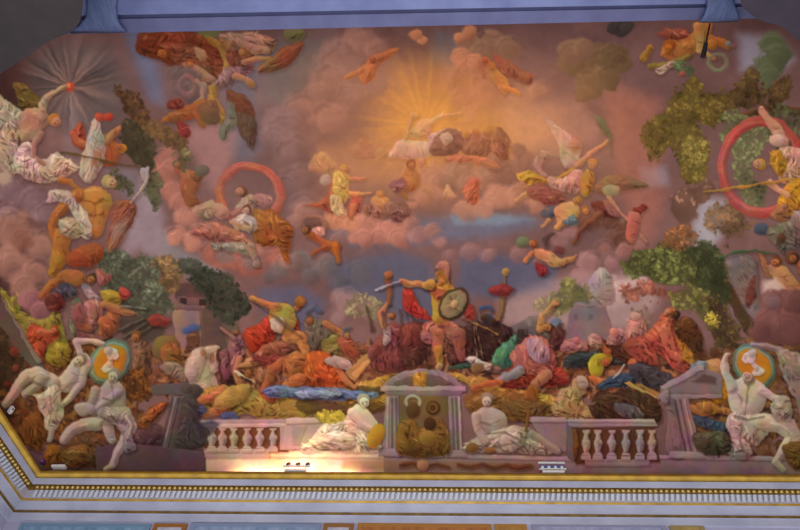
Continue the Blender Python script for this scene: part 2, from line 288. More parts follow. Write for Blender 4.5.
PAINTING = """
% ---------------- sky accents
@=
g #6878a8 a=.8 s=10 n 122,28 140,28 160,70 165,105 150,100 138,70
g #5c6e94 a=.5 s=9 n 222,86 240,60 262,60 255,100 262,150 240,170 225,140
g #707880 a=.5 s=12 n 262,40 330,34 320,70 285,110 262,100
g #657088 a=.6 s=8 n 435,30 470,40 466,62 448,74 430,60
g #607098 a=.7 s=8 n 330,232 360,222 420,218 480,212 530,214 545,225 500,236 420,244 350,246
g #7090b4 a=.7 s=4 n 450,216 500,214 535,219 500,226 455,224
g #545f80 a=.72 s=9 n 330,262 400,250 430,262 440,290 470,300 440,330 400,320 372,300 330,290
g #58628a a=.65 s=8 n 255,290 300,284 325,300 320,330 270,330
g #526088 a=.65 s=7 n 462,250 560,262 552,292 500,300 455,292
g #a9939c a=.7 s=9 n 500,300 590,268 600,310 560,330 500,326
g #b9a6b0 a=.6 s=8 n 590,290 640,262 660,300 640,330 600,330
g #a7adc6 a=.8 s=7 n 700,196 725,200 722,236 700,262 688,240 696,215
g #8492b4 a=.7 s=6 n 640,168 666,166 668,184 645,190
g #5c6068 a=.5 s=14 n 30,60 60,40 110,44 128,80 120,120 90,140 60,120 34,90
g #9c9fc0 a=.8 s=9 n 738,34 778,36 795,60 770,82 740,70
g #a3a0bc a=.6 s=9 n 140,178 160,200 168,240 160,262 138,250 120,262 128,220 135,200
g #8d96a8 a=.6 s=6 n 165,238 195,255 225,268 215,285 180,275 160,262
g #7c7a90 a=.7 s=8 n 105,170 135,168 140,190 128,205 118,190
g #c8956c a=.5 s=14 n 300,150 360,140 420,110 520,100 560,115 530,160 420,190 330,180
g #d09a60 a=.45 s=10 n 400,150 520,110 560,130 500,165
g #b67568 a=.5 s=12 n 600,80 660,100 660,150 665,200 650,240 630,240 620,180
g #c4958a a=.5 s=10 n 500,106 580,100 600,130 560,160 520,150
g #b48a92 a=.6 s=9 n 180,130 220,118 238,135 228,170 215,190 196,160
g #cc9050 a=.55 s=26 n 372,92 400,70 440,64 480,74 500,100 490,130 440,140 390,136
g #e0a850 a=.6 s=16 n 404,104 424,94 446,104 448,126 426,134 404,126
y #dca248 425,124 8,96 m=60 a=.7 c2=#b47a50
y #dca548 425,124 4,50 m=34 a=.7 c2=#c98d48
y #a38c8c 70,87 3,64 m=74 a=.85 c2=#403c40
y #b58e84 70,87 3,34 m=46 a=.7 c2=#5e4c50
g #8f8390 a=.35 s=5 n 66,90 76,90 90,165 62,165
@painted_star|glowing red orange painted star with pale rays
e #c8503c 70,87 5,5 s=1.6 k=.3
e #e2785a 69,86 2.6,2.6 s=1 k=.2
% ---------------- clouds
@painted_cloud|mauve cloud bank under the seated white draped woman
c #7a6470 12,190,17 34,200,16 48,214,13 8,214,14
c #94706a 14,232,24 40,246,17 10,262,20 36,272,14 58,280,11 24,286,14
c #7b5248 24,240,12 a=.6
c #8c6664 34,300,13 40,312,8 60,262,10 k=.9
@painted_cloud|pink cloud at the left edge beside the white drapery
c #a39088 3,160,13 4,178,10
@painted_cloud|rolling rose cloud bank carrying the seated goddess and ring
c #96655f 166,158,12 164,176,13 172,192,12 182,204,13 170,168,10
c #a8776e 188,218,12 178,236,11 192,242,11 200,232,10 176,240,8
c #935f58 225,258,14 240,262,12 212,252,12 252,268,12 275,256,13 292,264,10
c #a87a74 285,262,9 262,250,10
@painted_cloud|grey brown cloud billow in the upper sky
c #8a6c6c 345,62,26 362,50,20 330,84,20 352,96,14 320,96,16 372,84,14 a=.75 s=9
c #98716c 360,40,16 378,52,14 300,112,18 330,120,18 a=.6 s=8
@painted_cloud|dark mauve cloud between the two ringed groups
c #765f66 285,128,22 295,152,20 300,180,18 276,138,15 304,205,16 288,190,14 a=.8 s=9
c #94706e 306,212,12 296,222,9 a=.8
@painted_cloud|dark olive brown cloud in the upper right sky
c #6f5a46 578,62,15 600,64,18 590,84,14 582,94,9 608,76,14 620,64,11 612,56,13 s=2.5 k=.6
c #8a6c5c 571,52,13 584,48,10 s=3 k=.5
@painted_cloud|small dark cloud close to the upper frame
c #4a4446 622,26,10 614,27,6 628,28,6 s=1.6 k=.5
@painted_cloud|rose grey cloud beneath the upper cherubs
c #86685c 470,44,13 492,44,15 508,48,13 482,52,12 466,56,8 s=4 k=.7
c #b37c66 462,58,10 474,62,8 s=3 k=.8
c #b88066 460,38,6 470,33,8 422,40,5 416,35,6 s=2
@painted_cloud|salmon cloud edging the radiant light
c #a9735c 470,80,22 488,92,18 500,76,16 478,104,14 462,100,14 a=.55 s=9
c #b08068 520,98,16 540,92,12 470,116,10 a=.5 s=8
@painted_cloud|mauve cloud bank under the white robed figure
c #976e66 432,178,14 446,190,13 460,176,14 420,198,10 412,205,7 478,180,13
c #84675f 462,170,13 446,182,12 470,184,12 490,172,12 k=.9
c #7a5a58 500,166,13 512,174,12 492,184,11 524,160,10 518,150,8
c #a67a70 500,198,15 520,196,14 486,208,12 465,212,12 538,204,10 a=.75 s=6
@painted_cloud|rose cloud carrying the seated pair
c #b07c68 345,222,12 358,226,12 334,218,10 330,206,9
c #a0706a 372,222,12 388,228,12 402,224,11 380,238,12 398,238,11 352,238,10 365,238,10
c #9a7070 420,236,11 434,232,10 410,222,9 440,240,8 a=.8
c #8e6a68 340,240,9 322,228,8 a=.7
@painted_cloud|brown and violet cloud under the winged group
c #6c4c42 585,220,12 600,216,12 612,222,11 622,232,11 632,226,10 628,242,12 614,240,9 k=.9
c #8a6464 640,246,9 625,252,9 605,248,8
@painted_cloud|long rose cloud drift across the lower sky
c #8c6a6e 470,252,9 490,256,8 520,256,10 540,262,8 450,256,7 560,240,9 572,232,8 a=.7 s=5
c #a98088 590,262,12 612,262,10 580,276,9 600,278,10 a=.6 s=6
@painted_cloud|grey rain cloud over the battle
c #68666e 300,262,12 330,268,14 360,272,12 250,262,11 280,270,10 225,256,10 a=.6 s=6
c #5a5a64 310,276,8 340,282,9 270,278,7 a=.55 s=4
c #9a8088 345,300,14 370,308,11 336,318,10 a=.6 s=7
@painted_cloud|pale smoke behind the fortress at right
c #b8a2a8 606,286,14 622,296,16 640,280,12 602,308,10 a=.75 s=7
@painted_cloud|green grey cloud column in the upper right
c #606a54 772,46,13 770,62,14 768,76,11 778,54,11 768,86,8 s=4 k=.7
% ---------------- hills and distant things
@painted_rock|brown rocky slope below the leafy crown
f #86685e 672,196 690,186 712,182 716,190 700,205 692,222 676,222 668,210 u=.95 n=.02
@painted_rock|slanting grey rock face in the right landscape
p #7a6a70 715,262 752,256 760,300 770,330 745,330 725,300 f=2 t=60
p #9a8a92 a=.7 716,262 722,262 745,318 740,320 n
@painted_fortress|grey painted stone fortress with low walls
b #7a6a74 566,328 570,308 606,306 612,330 606,345 566,345
b #8c7c86 570,306 572,302 600,300 603,306
g #5f5460 a=.6 s=1.2 n 574,314 578,314 578,320 574,320
g #5f5460 a=.6 s=1.2 n 588,314 592,314 592,320 588,320
p #a1909a 588,282 600,268 610,274 612,300 596,300
@painted_tomb|round grey painted tumulus behind the soldiers
p #6d6068 510,336 516,324 530,316 542,318 548,330 546,340
@painted_house|brown painted gatehouse with tiled top
b #5e4a44 175,282 212,285 216,300 176,298
b #4c3c38 184,298 190,298 190,306 184,306
b #6e5a54 178,296 210,298 211,305 178,304
b #40332f 181,298 187,298 187,304 181,304 n
b #40332f 199,299 206,299 206,305 199,305 n
b #76605e 162,303 206,306 206,310 162,308
b #8a7270 172,310 200,311 202,352 176,350
b #5e4c4c 206,306 222,322 228,360 204,360 202,312
b #6b5756 222,322 238,322 240,345 228,350
% ---------------- trees
@painted_tree|thin brown oak branch below the glowing star
l #4e4234 118,92,1.5 128,108,1.8 140,130,2.2 146,150,3 150,165,4
f #6a4c34 116,86 128,92 140,96 148,108 146,124 134,118 124,108 118,98 n=.2 u=.45 r=2.1 c2=#4a3c2c
f #705236 142,120 162,126 186,142 178,150 160,140 146,138 n=.2 u=.45 r=2.1 c2=#54482e
f #4c4836 126,120 145,132 156,150 152,166 138,168 128,160 122,140 n=.14 u=.8 c2=#3c3a2c
f #5c5c40 112,172 124,172 132,182 130,194 120,190 112,184 n=.14 u=.55
f #575c44 146,166 156,170 160,186 158,206 150,208 146,190 n=.14 u=.6
@painted_tree|grey green bushy tree on the left hillside
f #565e50 98,262 112,248 128,256 142,254 156,262 160,280 172,300 168,312 150,322 132,312 118,304 104,290 n=.13 c2=#6d7a6a
f #74644a 154,262 166,256 178,264 180,280 172,292 162,284 n=.15 c2=#866a48
@painted_tree|dark green round tree beside the gatehouse
f #454a3e 196,272 210,268 222,274 236,284 248,300 244,320 226,322 212,310 204,296 192,282 n=.14 c2=#2f342e
f #3f443c 180,262 196,262 206,272 200,280 184,276 n=.14 u=.6
@painted_tree|small pale brown tree in the middle distance
f #8c7a66 346,300 358,294 372,298 382,306 376,318 362,316 350,314 n=.14 u=.5 c2=#7c8064
l #5c4a40 366,306,.8 372,330,1.4
@painted_tree|bright green tree above the fortress
f #6c744e 552,296 560,284 572,278 584,284 590,294 592,306 576,306 560,312 552,306 n=.14 u=.7 c2=#83784c
f #8d8466 534,304 548,298 556,304 556,314 544,312 n=.1 u=.5
@painted_tree|olive leafy crown high in the right sky
l #6b4c34 800,112,4 770,108,3.5 740,116,3 716,120,2.2 690,116,1.5
f #7a6a34 642,138 650,120 668,110 672,92 686,86 694,78 704,88 722,90 730,100 726,118 714,126 700,124 706,140 708,156 702,176 694,186 684,178 678,158 668,148 654,162 648,150 n=.16 u=.72 c2=#5c5630
f #8c8044 690,130 704,136 706,160 696,180 686,170 682,150 n=.14 u=.5 c2=#77704a
f #6e5a38 728,92 742,82 752,68 762,84 764,100 750,112 732,110 n=.17 u=.7 c2=#57492f
f #70583a 764,100 776,84 790,76 788,96 778,112 768,112 n=.17 u=.7 c2=#57492f
f #7e8a64 730,112 750,116 766,112 770,130 760,150 748,168 770,186 764,206 748,202 736,176 734,146 722,142 720,124 n=.12 u=.55 c2=#68704e
f #62684e 768,110 800,108 812,130 800,160 772,150 n=.1 u=.4
@painted_tree|brown leafed branch under the rose ring
f #8a6a54 706,216 716,204 728,202 742,208 752,222 744,236 732,240 726,248 720,236 708,228 n=.16 u=.6 c2=#75684e
f #5e7868 640,36 640,36 641,37 n=0 u=0
@painted_tree|large green and russet tree on the right hillside
l #54402e 720,268,4 728,290,5 740,312,5 752,330,6 762,345,7
f #565a38 622,262 640,250 660,246 676,240 700,246 716,250 724,268 726,286 716,296 700,290 684,284 664,282 640,278 626,272 n=.15 u=.85 c2=#6f7a48
f #7c5c40 664,240 676,228 694,228 698,238 684,248 668,250 n=.16 u=.6 c2=#9c6a4a
f #4a4e36 690,250 706,242 718,252 724,268 730,296 716,300 700,280 n=.13 u=.85 c2=#3f4a34
f #a8685a 620,290 632,284 648,282 664,288 684,286 680,296 660,300 640,298 622,302 n=.16 u=.6 c2=#8a5a4e
f #6f7048 672,292 690,286 706,296 712,312 704,322 690,312 676,308 n=.13 u=.75 c2=#8a8a4a
f #53432f 706,296 722,300 732,320 742,340 730,352 712,340 706,318 n=.12 u=.8 c2=#7c7444
f #a89a48 706,318 714,314 718,322 712,328 n=.25 u=.4 r=1.6
f #7c6450 634,310 646,306 652,316 648,326 636,324 n=.05 u=.3
@painted_crowd|dark painted throng filling the battlefield behind the fighters
z #000000 150,350 200,350 250,345 300,340 360,345 420,340 470,335 540,345 600,345 650,345 700,355 700,390 640,396 560,396 480,385 400,378 300,392 230,394 160,392 pal=5c3a2a/6e4630/4a3024/8c5a40/94684c/3c2a24/7a4c3c/a37a5c n=.12 l=6 w=2.4 t=50
@painted_ground|brown painted slope with scattered ornaments at the left edge
z #000000 -40,300 20,330 60,340 110,340 130,390 150,440 130,468 40,468 0,400 -40,350 pal=5c4024/6e4a2c/4a3020/7c5430/3c2a20/8a6a3c/6c3a2a n=.1 l=6 w=2.6 t=30
@painted_ground|dark brown painted ground at the right edge
z #000000 680,380 720,350 850,320 850,462 720,456 690,430 pal=4a3426/5c402c/6a4a38/3c2a24/705444/7a5c2c n=.1 l=6 w=2.6 t=10
% ---------------- top left figures
@painted_figure|bare shouldered woman reaching up to the star, in cream drapery
d #7c6436 14,84 26,86 38,98 42,108 30,112 18,102
d #bfaba0 -20,90 0,96 14,106 24,112 24,128 18,142 22,158 14,172 0,160 -20,150 t=70
p #b9947e 22,112 34,108 46,112 50,122 42,130 40,142 30,140 20,138 w=8
l #bd9682 42,116,4 43,104,4 50,95,3 58,90,2.4 65,87,2
l #b08a76 40,134,4 34,146,3.2 34,156,2.6 41,164,2
h #b58e74 55,121,7 hair=#a87e42 face=40
@@drapery|cream painted cloth spreading below the woman
d #c4b0a4 18,148 30,142 34,158 46,160 56,150 66,158 78,164 82,168 74,172 62,178 46,182 28,180 14,168 t=15
l #aa7c68 38,161,1.8 43,165,1.4
@painted_figure|winged child carrying a pole, red cloth behind
d #a45440 72,134 78,120 84,124 86,140 82,150 74,142
l #b06a4c 72,134,3 80,142,3.5 88,146,3
p #a8623e 102,134 112,138 120,150 116,164 106,166 100,152 w=7
l #bb7a58 106,142,3.2 114,132,3 120,128,2.6
h #a8683e 121,148,5.5 hair=#a8762e face=200
@@wing|mottled white painted wing
p #b3a098 94,118 100,124 105,142 104,160 96,174 90,184 80,178 78,168 84,150 88,136 f=3 t=100
g #96583c a=.6 s=3 n 94,150 102,150 98,166 92,166
@@pole|thin painted pole with white pennon
l #6a5436 60,152,1 100,160,1 148,169,1
p #a39a98 140,168 148,169 146,182 140,178
@painted_flowers|cluster of red painted flowers
e #ad4c38 99,117 4.5,4.5
e #a8452f 108,117 5,4.5
@painted_figure|muscular old winged man with grey hair, seated on cloud
l #a26c40 90,196,4 78,190,3.2 70,182,3 60,180,2.5
p #b07e46 82,192 96,186 108,192 112,204 106,222 100,236 88,236 80,220 76,204 w=12
l #a46a38 78,196,7 62,208,6 54,218,5 52,228,4 56,240,4
l #ae7236 62,236,8 60,256,9 54,272,6
p #9a5030 68,254 84,244 100,244 104,254 96,264 82,268 68,264
h #a89472 110,182,7.5 hair=#8f8664 face=20
l #6e4424 84,200,.8 94,204,1 104,198,.8 k=0 a=.6
l #6e4424 94,204,.8 95,216,.9 92,228,.7 k=0 a=.5
l #6e4424 88,214,.7 94,216,.8 102,213,.7 k=0 a=.5
l #d8a468 86,192,.8 94,190,1 102,191,.8 k=0 a=.6
l #d8a468 74,194,.8 62,206,1.1 56,216,.8 k=0 a=.6
@@drapery|pale grey painted cloth across the lap
d #b3a6a0 52,188 68,192 78,202 88,216 94,232 86,240 76,226 70,208 58,200 46,202 t=60
d #a9967e 60,222 72,216 82,232 74,238 62,234
@@wing|brown and grey painted wing
p #8a5444 110,206 120,200 132,200 137,208 134,220 124,236 110,252 106,240 110,224 f=3 t=120
g #a08c88 a=.6 s=4 n 112,226 130,214 124,234 110,250
@@scythe|pale curved painted blade
l #a9a2a2 147,168,2 146,182,1.6 138,194,1.2 130,202,.8
% ---------------- upper ring of drapery group
@painted_figure|tumbling woman in brown and gold drapery near the upper frame
d #7c3e28 140,34 180,32 208,36 222,50 230,70 222,86 206,82 186,76 168,64 150,58 138,52 t=20
d #8c4f38 160,46 182,42 206,52 214,68 204,76 180,66 t=20
p #b07f70 194,48 204,50 208,58 200,60 w=5
p #a87468 184,62 198,66 214,76 214,82 200,80 186,72 w=5
h #a05f3a 163,54,6 hair=#7a4424 face=190
h #b06a3c 190,64,4 hair=#8a4c28 face=60
@@sash|golden yellow painted sash
l #a27a3c 206,36,2.5 220,46,3.5 228,62,4 226,78,4 214,88,4 212,100,5 220,112,5.5 222,122,3
l #b98e34 210,88,1.5 214,104,1.8 222,118,1.5
@painted_cloud|coiled grey cloud scroll under the golden sash
c #65565a 186,78,13 190,92,10 180,90,9 176,74,9 s=3
r #7d6768 187,86 8,9 w=5
l #a08078 196,80,2 204,86,3 202,98,2.5 194,104,2
@painted_cherub|orange brown winged cherub diving
p #9a5c2e 168,116 176,108 190,104 204,98 208,108 198,116 184,122 172,122 w=8
l #a4602f 172,116,4 164,120,3.4
l #9a5830 196,112,3 200,122,2.8 203,126,2
d #7c3028 170,100 180,98 184,106 176,110 168,108
d #86322c 176,120 184,122 190,134 184,138 178,130
p #75503c 200,104 214,100 220,112 218,124 208,124 200,116
@painted_figure|winged figure in mauve drapery with arms thrown forward
d #906a74 216,84 222,72 234,62 246,58 254,66 248,76 236,80 226,88 t=60
d #7a4438 228,50 244,50 254,56 246,66 230,66
l #b27a5a 244,62,3 256,59,2.6 268,58,2.2 274,60,1.4
l #b47a5e 236,76,3.4 248,80,3 252,84,3.4
p #a3714a 246,80 254,82 254,88 246,86
h #9c6444 243,54,5 hair=#70422c face=60
@@wing|russet painted wing stretched to the right
p #8a5440 256,70 270,58 286,46 302,42 302,50 294,62 280,70 266,73 f=2.5 t=-30
l #9c6a48 258,70,1.2 272,60,1.2 288,48,1.2
@@wing|dark brown painted wing hanging down
p #74402f 226,90 238,92 250,102 256,118 252,124 242,114 232,112 226,100 f=2 t=60
p #5d4640 236,112 246,114 256,120 256,136 254,150 246,144 238,128 f=3 t=75
d #6a6c66 226,100 234,104 236,122 230,130 224,140 220,132 226,116
@painted_figure|pale reclining figure tight against the upper frame
d #a8806c 220,34 240,32 262,34 274,40 272,50 258,54 244,50 230,50 222,42 t=10
l #b88a72 238,42,4 252,48,3.5 266,50,4
l #a8764c 222,42,3 228,48,2.5 232,42,2
h #b07a50 243,52,4.6 hair=#8a5a34 face=150
g #6c7350 a=.9 s=2 196,30 222,30 218,37 204,38
@painted_vase|green painted bowl by the upper frame
p #76794e 284,30 303,30 302,38 294,42 286,39
% ---------------- cherubs in the sky
@painted_cherub|faint orange cherub among upper clouds
p #bb6c48 366,62 376,54 388,52 392,56 380,64 374,78 364,84 360,74 w=7 s=1.5
l #b87252 362,70,3 350,76,3 346,78,2 s=1.5
l #bf7048 386,54,3 397,50,2.4 s=1.4
h #b86a48 372,60,3.6 hair=#8a4c34 face=200
@painted_cherub|golden cherub with red wings in the upper sky
d #9c5448 494,54 506,60 520,70 534,76 528,84 514,80 500,74 t=30 s=1.3
p #cb8848 490,66 498,70 506,78 510,88 504,94 496,86 490,76 w=7
l #bc7440 486,60,2.6 492,68,3
l #c8854a 506,88,3 516,92,2.4 520,94,1.6
l #a86c50 480,62,1.6 484,76,1.4
h #c0783c 485,60,3 hair=#9c5a34 face=220
@painted_cherub|small flying cherub by the right upper frame
p #c07e44 660,54 668,40 686,38 700,22 712,26 708,42 694,54 682,60 668,60 w=10
d #a4544a 658,32 672,28 688,30 686,38 668,40
l #cc905c 698,26,5 700,42,4 700,50,4
l #bf7838 712,38,4 722,42,4 728,46,3
l #c88850 706,54,2.6 714,58,2.2
e #bb7434 712,44 5,5
h #b8702c 669,48,7 hair=#96582a face=100
l #a08038 644,58,5 650,48,3.4 
l #8c7a3c 650,66,3 672,64,3 688,56,3
d #b59a94 656,70 668,62 676,62 668,70 660,74
@@flowers|small painted posy
e #8e8a80 728,44 3,3
e #8c6060 734,46 3,3
f #5e6e52 676,62 690,66 690,74 678,72 n=.3 u=.5 r=1.5
e #a4584a 682,74 3.4,3.4
@painted_wreath|faint green painted wreath
r #83806a 718,62 9,8 w=4 a=.8
% ---------------- ring goddess
@painted_ring|thick rose painted ring of drapery at left
r #a45c50 250,194 31,28 w=8 t=15
r #b87468 248,192 29,26 w=2 t=15 a=.6 k=.3
@painted_figure|seated woman in white and orange inside the rose ring
d #9a5a26 254,212 268,208 282,218 292,228 290,246 288,262 276,246 262,246 254,236 t=60
d #b0742c 252,210 264,210 274,222 264,226 t=50 a=.8
d #b39088 236,206 244,196 254,196 256,206 248,212 240,212
d #ae7674 254,196 268,194 272,202 262,208
p #b0686a 225,214 240,208 242,213 230,218 w=4
h #b57e68 241,192,6 hair=#6a4630 face=170
h #bb9088 247,210,5 hair=#6b4238 face=100
@@companion|pale dressed companion leaning across
d #bba2a4 230,222 242,214 254,218 256,228 248,232 236,230
l #b98a78 232,222,2.6 244,228,2.6 250,228,2.2
@painted_figure|reclining woman in rose cloth on the cloud
d #a4685c 190,232 206,222 222,224 240,232 252,242 254,250 240,246 224,242 206,240 t=20
d #8f8e7c 208,242 222,244 240,240 252,250 256,258 246,256 232,252 214,248 t=10
l #a8847c 250,246,4 254,256,3.4 256,264,3
l #b28c82 198,210,5 212,206,6 222,212,7
h #ad8074 208,214,6 hair=#6c5a4c face=330
@painted_cherub|cluster of small brown cherubs on the rose cloud
l #98543c 182,160,2.6 178,170,3 184,178,4
p #a0603f 182,172 192,170 200,178 198,190 190,200 184,196 180,184 w=8
p #8c5034 182,190 196,196 200,204 188,206 w=6
h #98603e 196,176,6 hair=#6c5030 face=200
e #606452 202,170 7,6
f #6c6a48 174,156 186,150 192,160 184,170 176,168 n=.2 u=.5
h #9e6444 176,164,4 hair=#63543c face=40
% ---------------- seated pair
@painted_figure|goddess in yellow gown and red cloak seated on clouds
d #a04e40 326,196 332,182 338,178 344,196 336,212 324,210 302,206 316,202 t=80
d #b9a050 333,174 342,170 350,176 350,190 346,202 338,206 332,196 334,184 t=85
d #c2a878 330,196 340,198 346,214 338,216 332,208 t=85
d #a9584a 352,192 360,194 362,206 356,216 348,216 350,202 t=70
l #bd8058 350,178,2.4 358,180,2 365,178,1.6
l #c8935e 350,193,2 362,194,1.8 370,193,1.5
l #b87a50 354,206,3 352,216,2.6
h #bf8454 345,168,4.6 hair=#a8803e face=20
@painted_figure|faint rose figure behind the goddess
p #bb8868 320,152 328,156 336,166 330,172 318,172 308,170 310,162 w=5 a=.8 s=1.5
e #c08a66 322,156 4,4 a=.8
p #b7a0a4 320,176 328,174 330,182 322,184 a=.8 s=1.5
@painted_cherub|pale cherub resting on the cloud
p #b8805c 372,198 384,196 390,202 384,208 372,208 w=5
h #b87c58 380,194,4 hair=#9a6a48 face=150
d #7c5458 386,204 400,202 410,214 400,222 388,218 t=20
d #8c5e5a 362,204 376,206 388,214 376,218 364,214 t=20
@painted_figure|faint orange figures high in the haze
p #ba7a5c 352,146 364,138 372,148 380,156 364,160 354,156 w=5 a=.55 s=2
p #bb7c5a 376,150 384,148 388,158 378,160 a=.5 s=2
@painted_cherub|brown winged cherub hanging below the clouds
e #6b5146 312,226 11,9 t=10
r #8e6858 314,224 12,8 w=3 t=10
d #c9a092 312,228 322,226 326,234 316,236
p #a06038 306,228 316,234 328,240 340,246 336,252 326,250 316,242 306,236 w=6
l #9c5c34 326,246,3 318,250,2.6 312,254,2
l #a86034 336,246,4 338,256,3 339,262,2
h #a06a3a 306,230,4.6 hair=#5c4030 face=160
% ---------------- white robed figure
@painted_figure|white robed figure seated in radiant yellow light, arm outstretched
p #c9a9a0 392,148 400,140 414,140 430,142 432,152 424,158 404,158 390,158 w=9
g #95848c a=.5 s=3 n 396,146 408,144 410,156 396,156
p #cf9d72 412,128 424,118 432,122 432,136 436,140 420,138 410,136 406,130 w=8
l #d2a074 430,122,3 442,116,2.4 452,115,2 460,113,1.4
l #c08c5c 412,120,2.6 408,130,2.4 406,138,2
d #b29cac 428,136 440,130 452,128 462,134 460,142 448,140 436,148 430,146 t=30
h #d09c6e 415,116,5 hair=#c48c3e face=190
@@cloak|dark plum painted cloak with pale fold
d #6b4a50 438,134 452,128 464,136 466,148 454,154 438,156 430,150 t=20
p #b5a4ac 440,136 448,132 452,140 444,144 w=4
@painted_figure|dark hooded crowd behind the white robed figure
d #7c5048 464,140 476,132 490,134 494,144 488,156 474,156 462,152 t=80
d #8c5c4c 492,130 500,128 508,134 510,146 506,160 496,156 490,146 t=80
d #6c4440 498,130 504,132 508,150 500,156
e #9a623c 476,132 4,4
e #946040 490,131 4,5
e #b8803c 466,134 4,4
g #c89244 a=.5 s=4 470,126 485,122 500,124 496,132 478,132
@painted_drapery|streak of orange red cloth along the cloud
d #b46450 444,158 460,155 476,156 490,160 500,168 486,168 470,162 452,163 t=5
d #b0584a 470,178 478,180 478,196 474,206 466,200 464,188 t=85 s=1.6
@painted_cherub|brown seated cherub with curly hair on the cloud
p #a86a3c 408,168 416,170 420,180 416,190 406,192 402,184 w=6
l #a4643a 408,186,3.5 402,192,3 406,198,2
h #a0643a 412,165,5.4 hair=#6e4230 face=60
d #744c5c 390,184 400,178 406,184 402,192 392,192
p #b8785c 418,160 424,158 426,164 420,168 w=3
p #c89478 444,192 448,184 454,192 456,198 446,198 w=3 s=1.4
% ---------------- winged victory
@painted_figure|winged woman in yellow and white flying with a palm branch
p #b79c98 542,116 554,122 566,132 580,142 580,152 578,164 566,168 560,156 556,140 550,130 f=3 t=60
e #b06444 575,146 6,8 a=.6 s=3
d #9a8084 534,160 542,150 552,152 558,156 548,158 542,168 548,176 540,178 533,170 t=60
d #b08a2c 517,176 524,170 534,172 548,178 562,174 574,168 572,174 560,180 544,184 530,184 520,182 t=5
d #b78e86 548,176 562,178 576,170 584,176 580,190 568,194 556,190 548,184 t=60
l #c48e68 578,164,3.2 590,154,2.6 598,148,2.2 607,142,2
h #b77f54 592,164,5.4 hair=#b0793c face=100
d #a88436 584,170 592,172 594,184 588,196 580,192 t=80
l #b98468 532,192,2.8 522,196,2.4 516,200,2
l #a06a6a 522,184,3.4 524,188,3
d #84484a 528,190 540,184 552,188 566,196 560,204 544,204 532,198 t=10
@@branch|green painted palm branch
p #68705a 594,114 604,120 610,130 612,140 604,134 598,126
l #647458 610,140,1.6 611,156,1
@@wing|long brown painted wing to the right
p #806048 594,188 604,178 620,174 636,180 648,186 632,190 612,192 600,194 f=2 t=10
@painted_figure|swarthy bearded man carried on the cloud with a staff
d #6b3430 590,202 602,202 614,210 612,218 598,214
p #94685e 604,200 616,206 620,216 608,214 w=4
l #7c4c3a 600,214,4 590,222,3 580,232,2.6 574,242,2
l #b08a6c 608,196,1.8 626,218,1.5 646,242,1.2
e #8c9270 611,190 9,6 a=.9
d #8c3a30 632,208 644,204 648,208 640,214
p #b4705c 630,212 640,214 638,232 632,242 626,236 628,222 w=5
@painted_cherub|cherub with blue cloth beside the winged woman
d #4c5a74 540,214 550,206 562,206 560,214 548,218 t=20
p #c89468 554,208 566,202 576,202 580,212 572,222 562,226 556,218 w=7
l #c48a5c 562,222,3 556,228,2.4
l #c08a5c 548,220,2.4 542,226,2
d #5a6c88 564,220 574,214 578,222 570,226
h #b87c4c 577,200,4.6 hair=#9c6a34 face=160
h #ae6c48 586,210,4.6 hair=#8c5434 face=60
@painted_cherub|flying cherub with a leafy wreath and red cloth
e #62705e 523,242 7,6 f=1
p #c0865c 534,248 546,250 558,256 566,262 558,268 546,264 536,256 w=6
d #8a2f34 536,262 544,264 548,272 542,278 536,270
l #bb7e54 562,262,3 574,258,2.4 576,256,1.6
l #b87a50 532,252,2.2 526,260,1.8
p #5c4a48 542,238 550,232 556,234 548,240 546,248 f=1.5 t=100
p #7a4240 556,246 564,248 562,254 554,252 w=3
h #a86e44 533,244,4.6 hair=#7c5030 face=190
% ---------------- right ring goddess
@painted_ring|wide rose painted ring of drapery at right
r #a35650 762,167 40,46 w=9 t=0
r #b97068 760,166 38,44 w=2.5 a=.6 k=.3
@painted_figure|woman in golden yellow gown inside the right ring
l #c69a84 782,142,7 776,128,5 766,118,4 761,108,2.6
e #c8a898 777,140 8,7
d #c4a088 776,152 790,146 806,150 808,176 796,186 778,178 t=70
d #b8842e 770,154 780,150 786,160 782,176 772,170 t=80
d #c58a2c 786,186 800,176 815,180 815,212 796,214 782,216 776,206 t=50
d #9a6a50 776,206 786,204 788,218 780,222 770,216
l #c79472 770,182,3.4 778,190,3.2 788,196,3
h #c49066 759,164,6.4 hair=#b8863a face=180
@@spear|long golden painted spear
l #b88a3c 704,192,1 740,187,1.2 770,182,1.3 815,176,1.3
@painted_figure|dark helmeted figures beneath the right ring
e #465470 762,229 8,6
d #6c6660 768,230 784,222 802,216 812,226 804,244 790,252 776,246 t=50
d #8a7c78 790,216 804,210 812,220 800,228
e #5c3c30 782,238 4,5
e #6a4030 792,258 7,7
h #9a5c3c 794,258,5 hair=#4c3028 face=150
d #a0583a 798,262 812,256 812,276 800,276
@painted_figure|bare chested man raising an arm at the right edge
l #a8744a 761,254,2.4 764,264,3 770,274,4
p #b08258 768,266 784,266 794,276 802,290 806,306 796,306 786,294 776,282 w=9
h #a4683c 776,262,5.6 hair=#6a4426 face=140
g #c9b8b8 a=.8 s=4 762,282 776,278 784,288 776,294 764,292
@@branch|dark green painted palm frond
l #50604a 720,258,1 738,252,1.8 756,251,1.6 776,254,.8
@painted_rock|dark reddish boulders behind the right roundel
c #6c4a4c 778,306,16 770,324,17 790,326,18 760,330,10 796,300,12 s=4 k=.7
c #7a6068 772,302,8 k=.8
d #6a2e2c a=.6 s=2 748,284 756,276 756,296 748,306
@=
g #c98c62 a=.26 s=30 n 300,60 420,44 560,60 640,110 630,190 540,215 420,220 310,210 290,130
g #d8a066 a=.2 s=24 n 370,110 450,90 560,110 570,150 470,165 390,160
g #8f7a78 a=.16 s=24 n 150,60 270,50 300,150 280,240 180,240 150,160
% ---------------- left middle
@painted_drapery|bright yellow green hanging behind the left slope
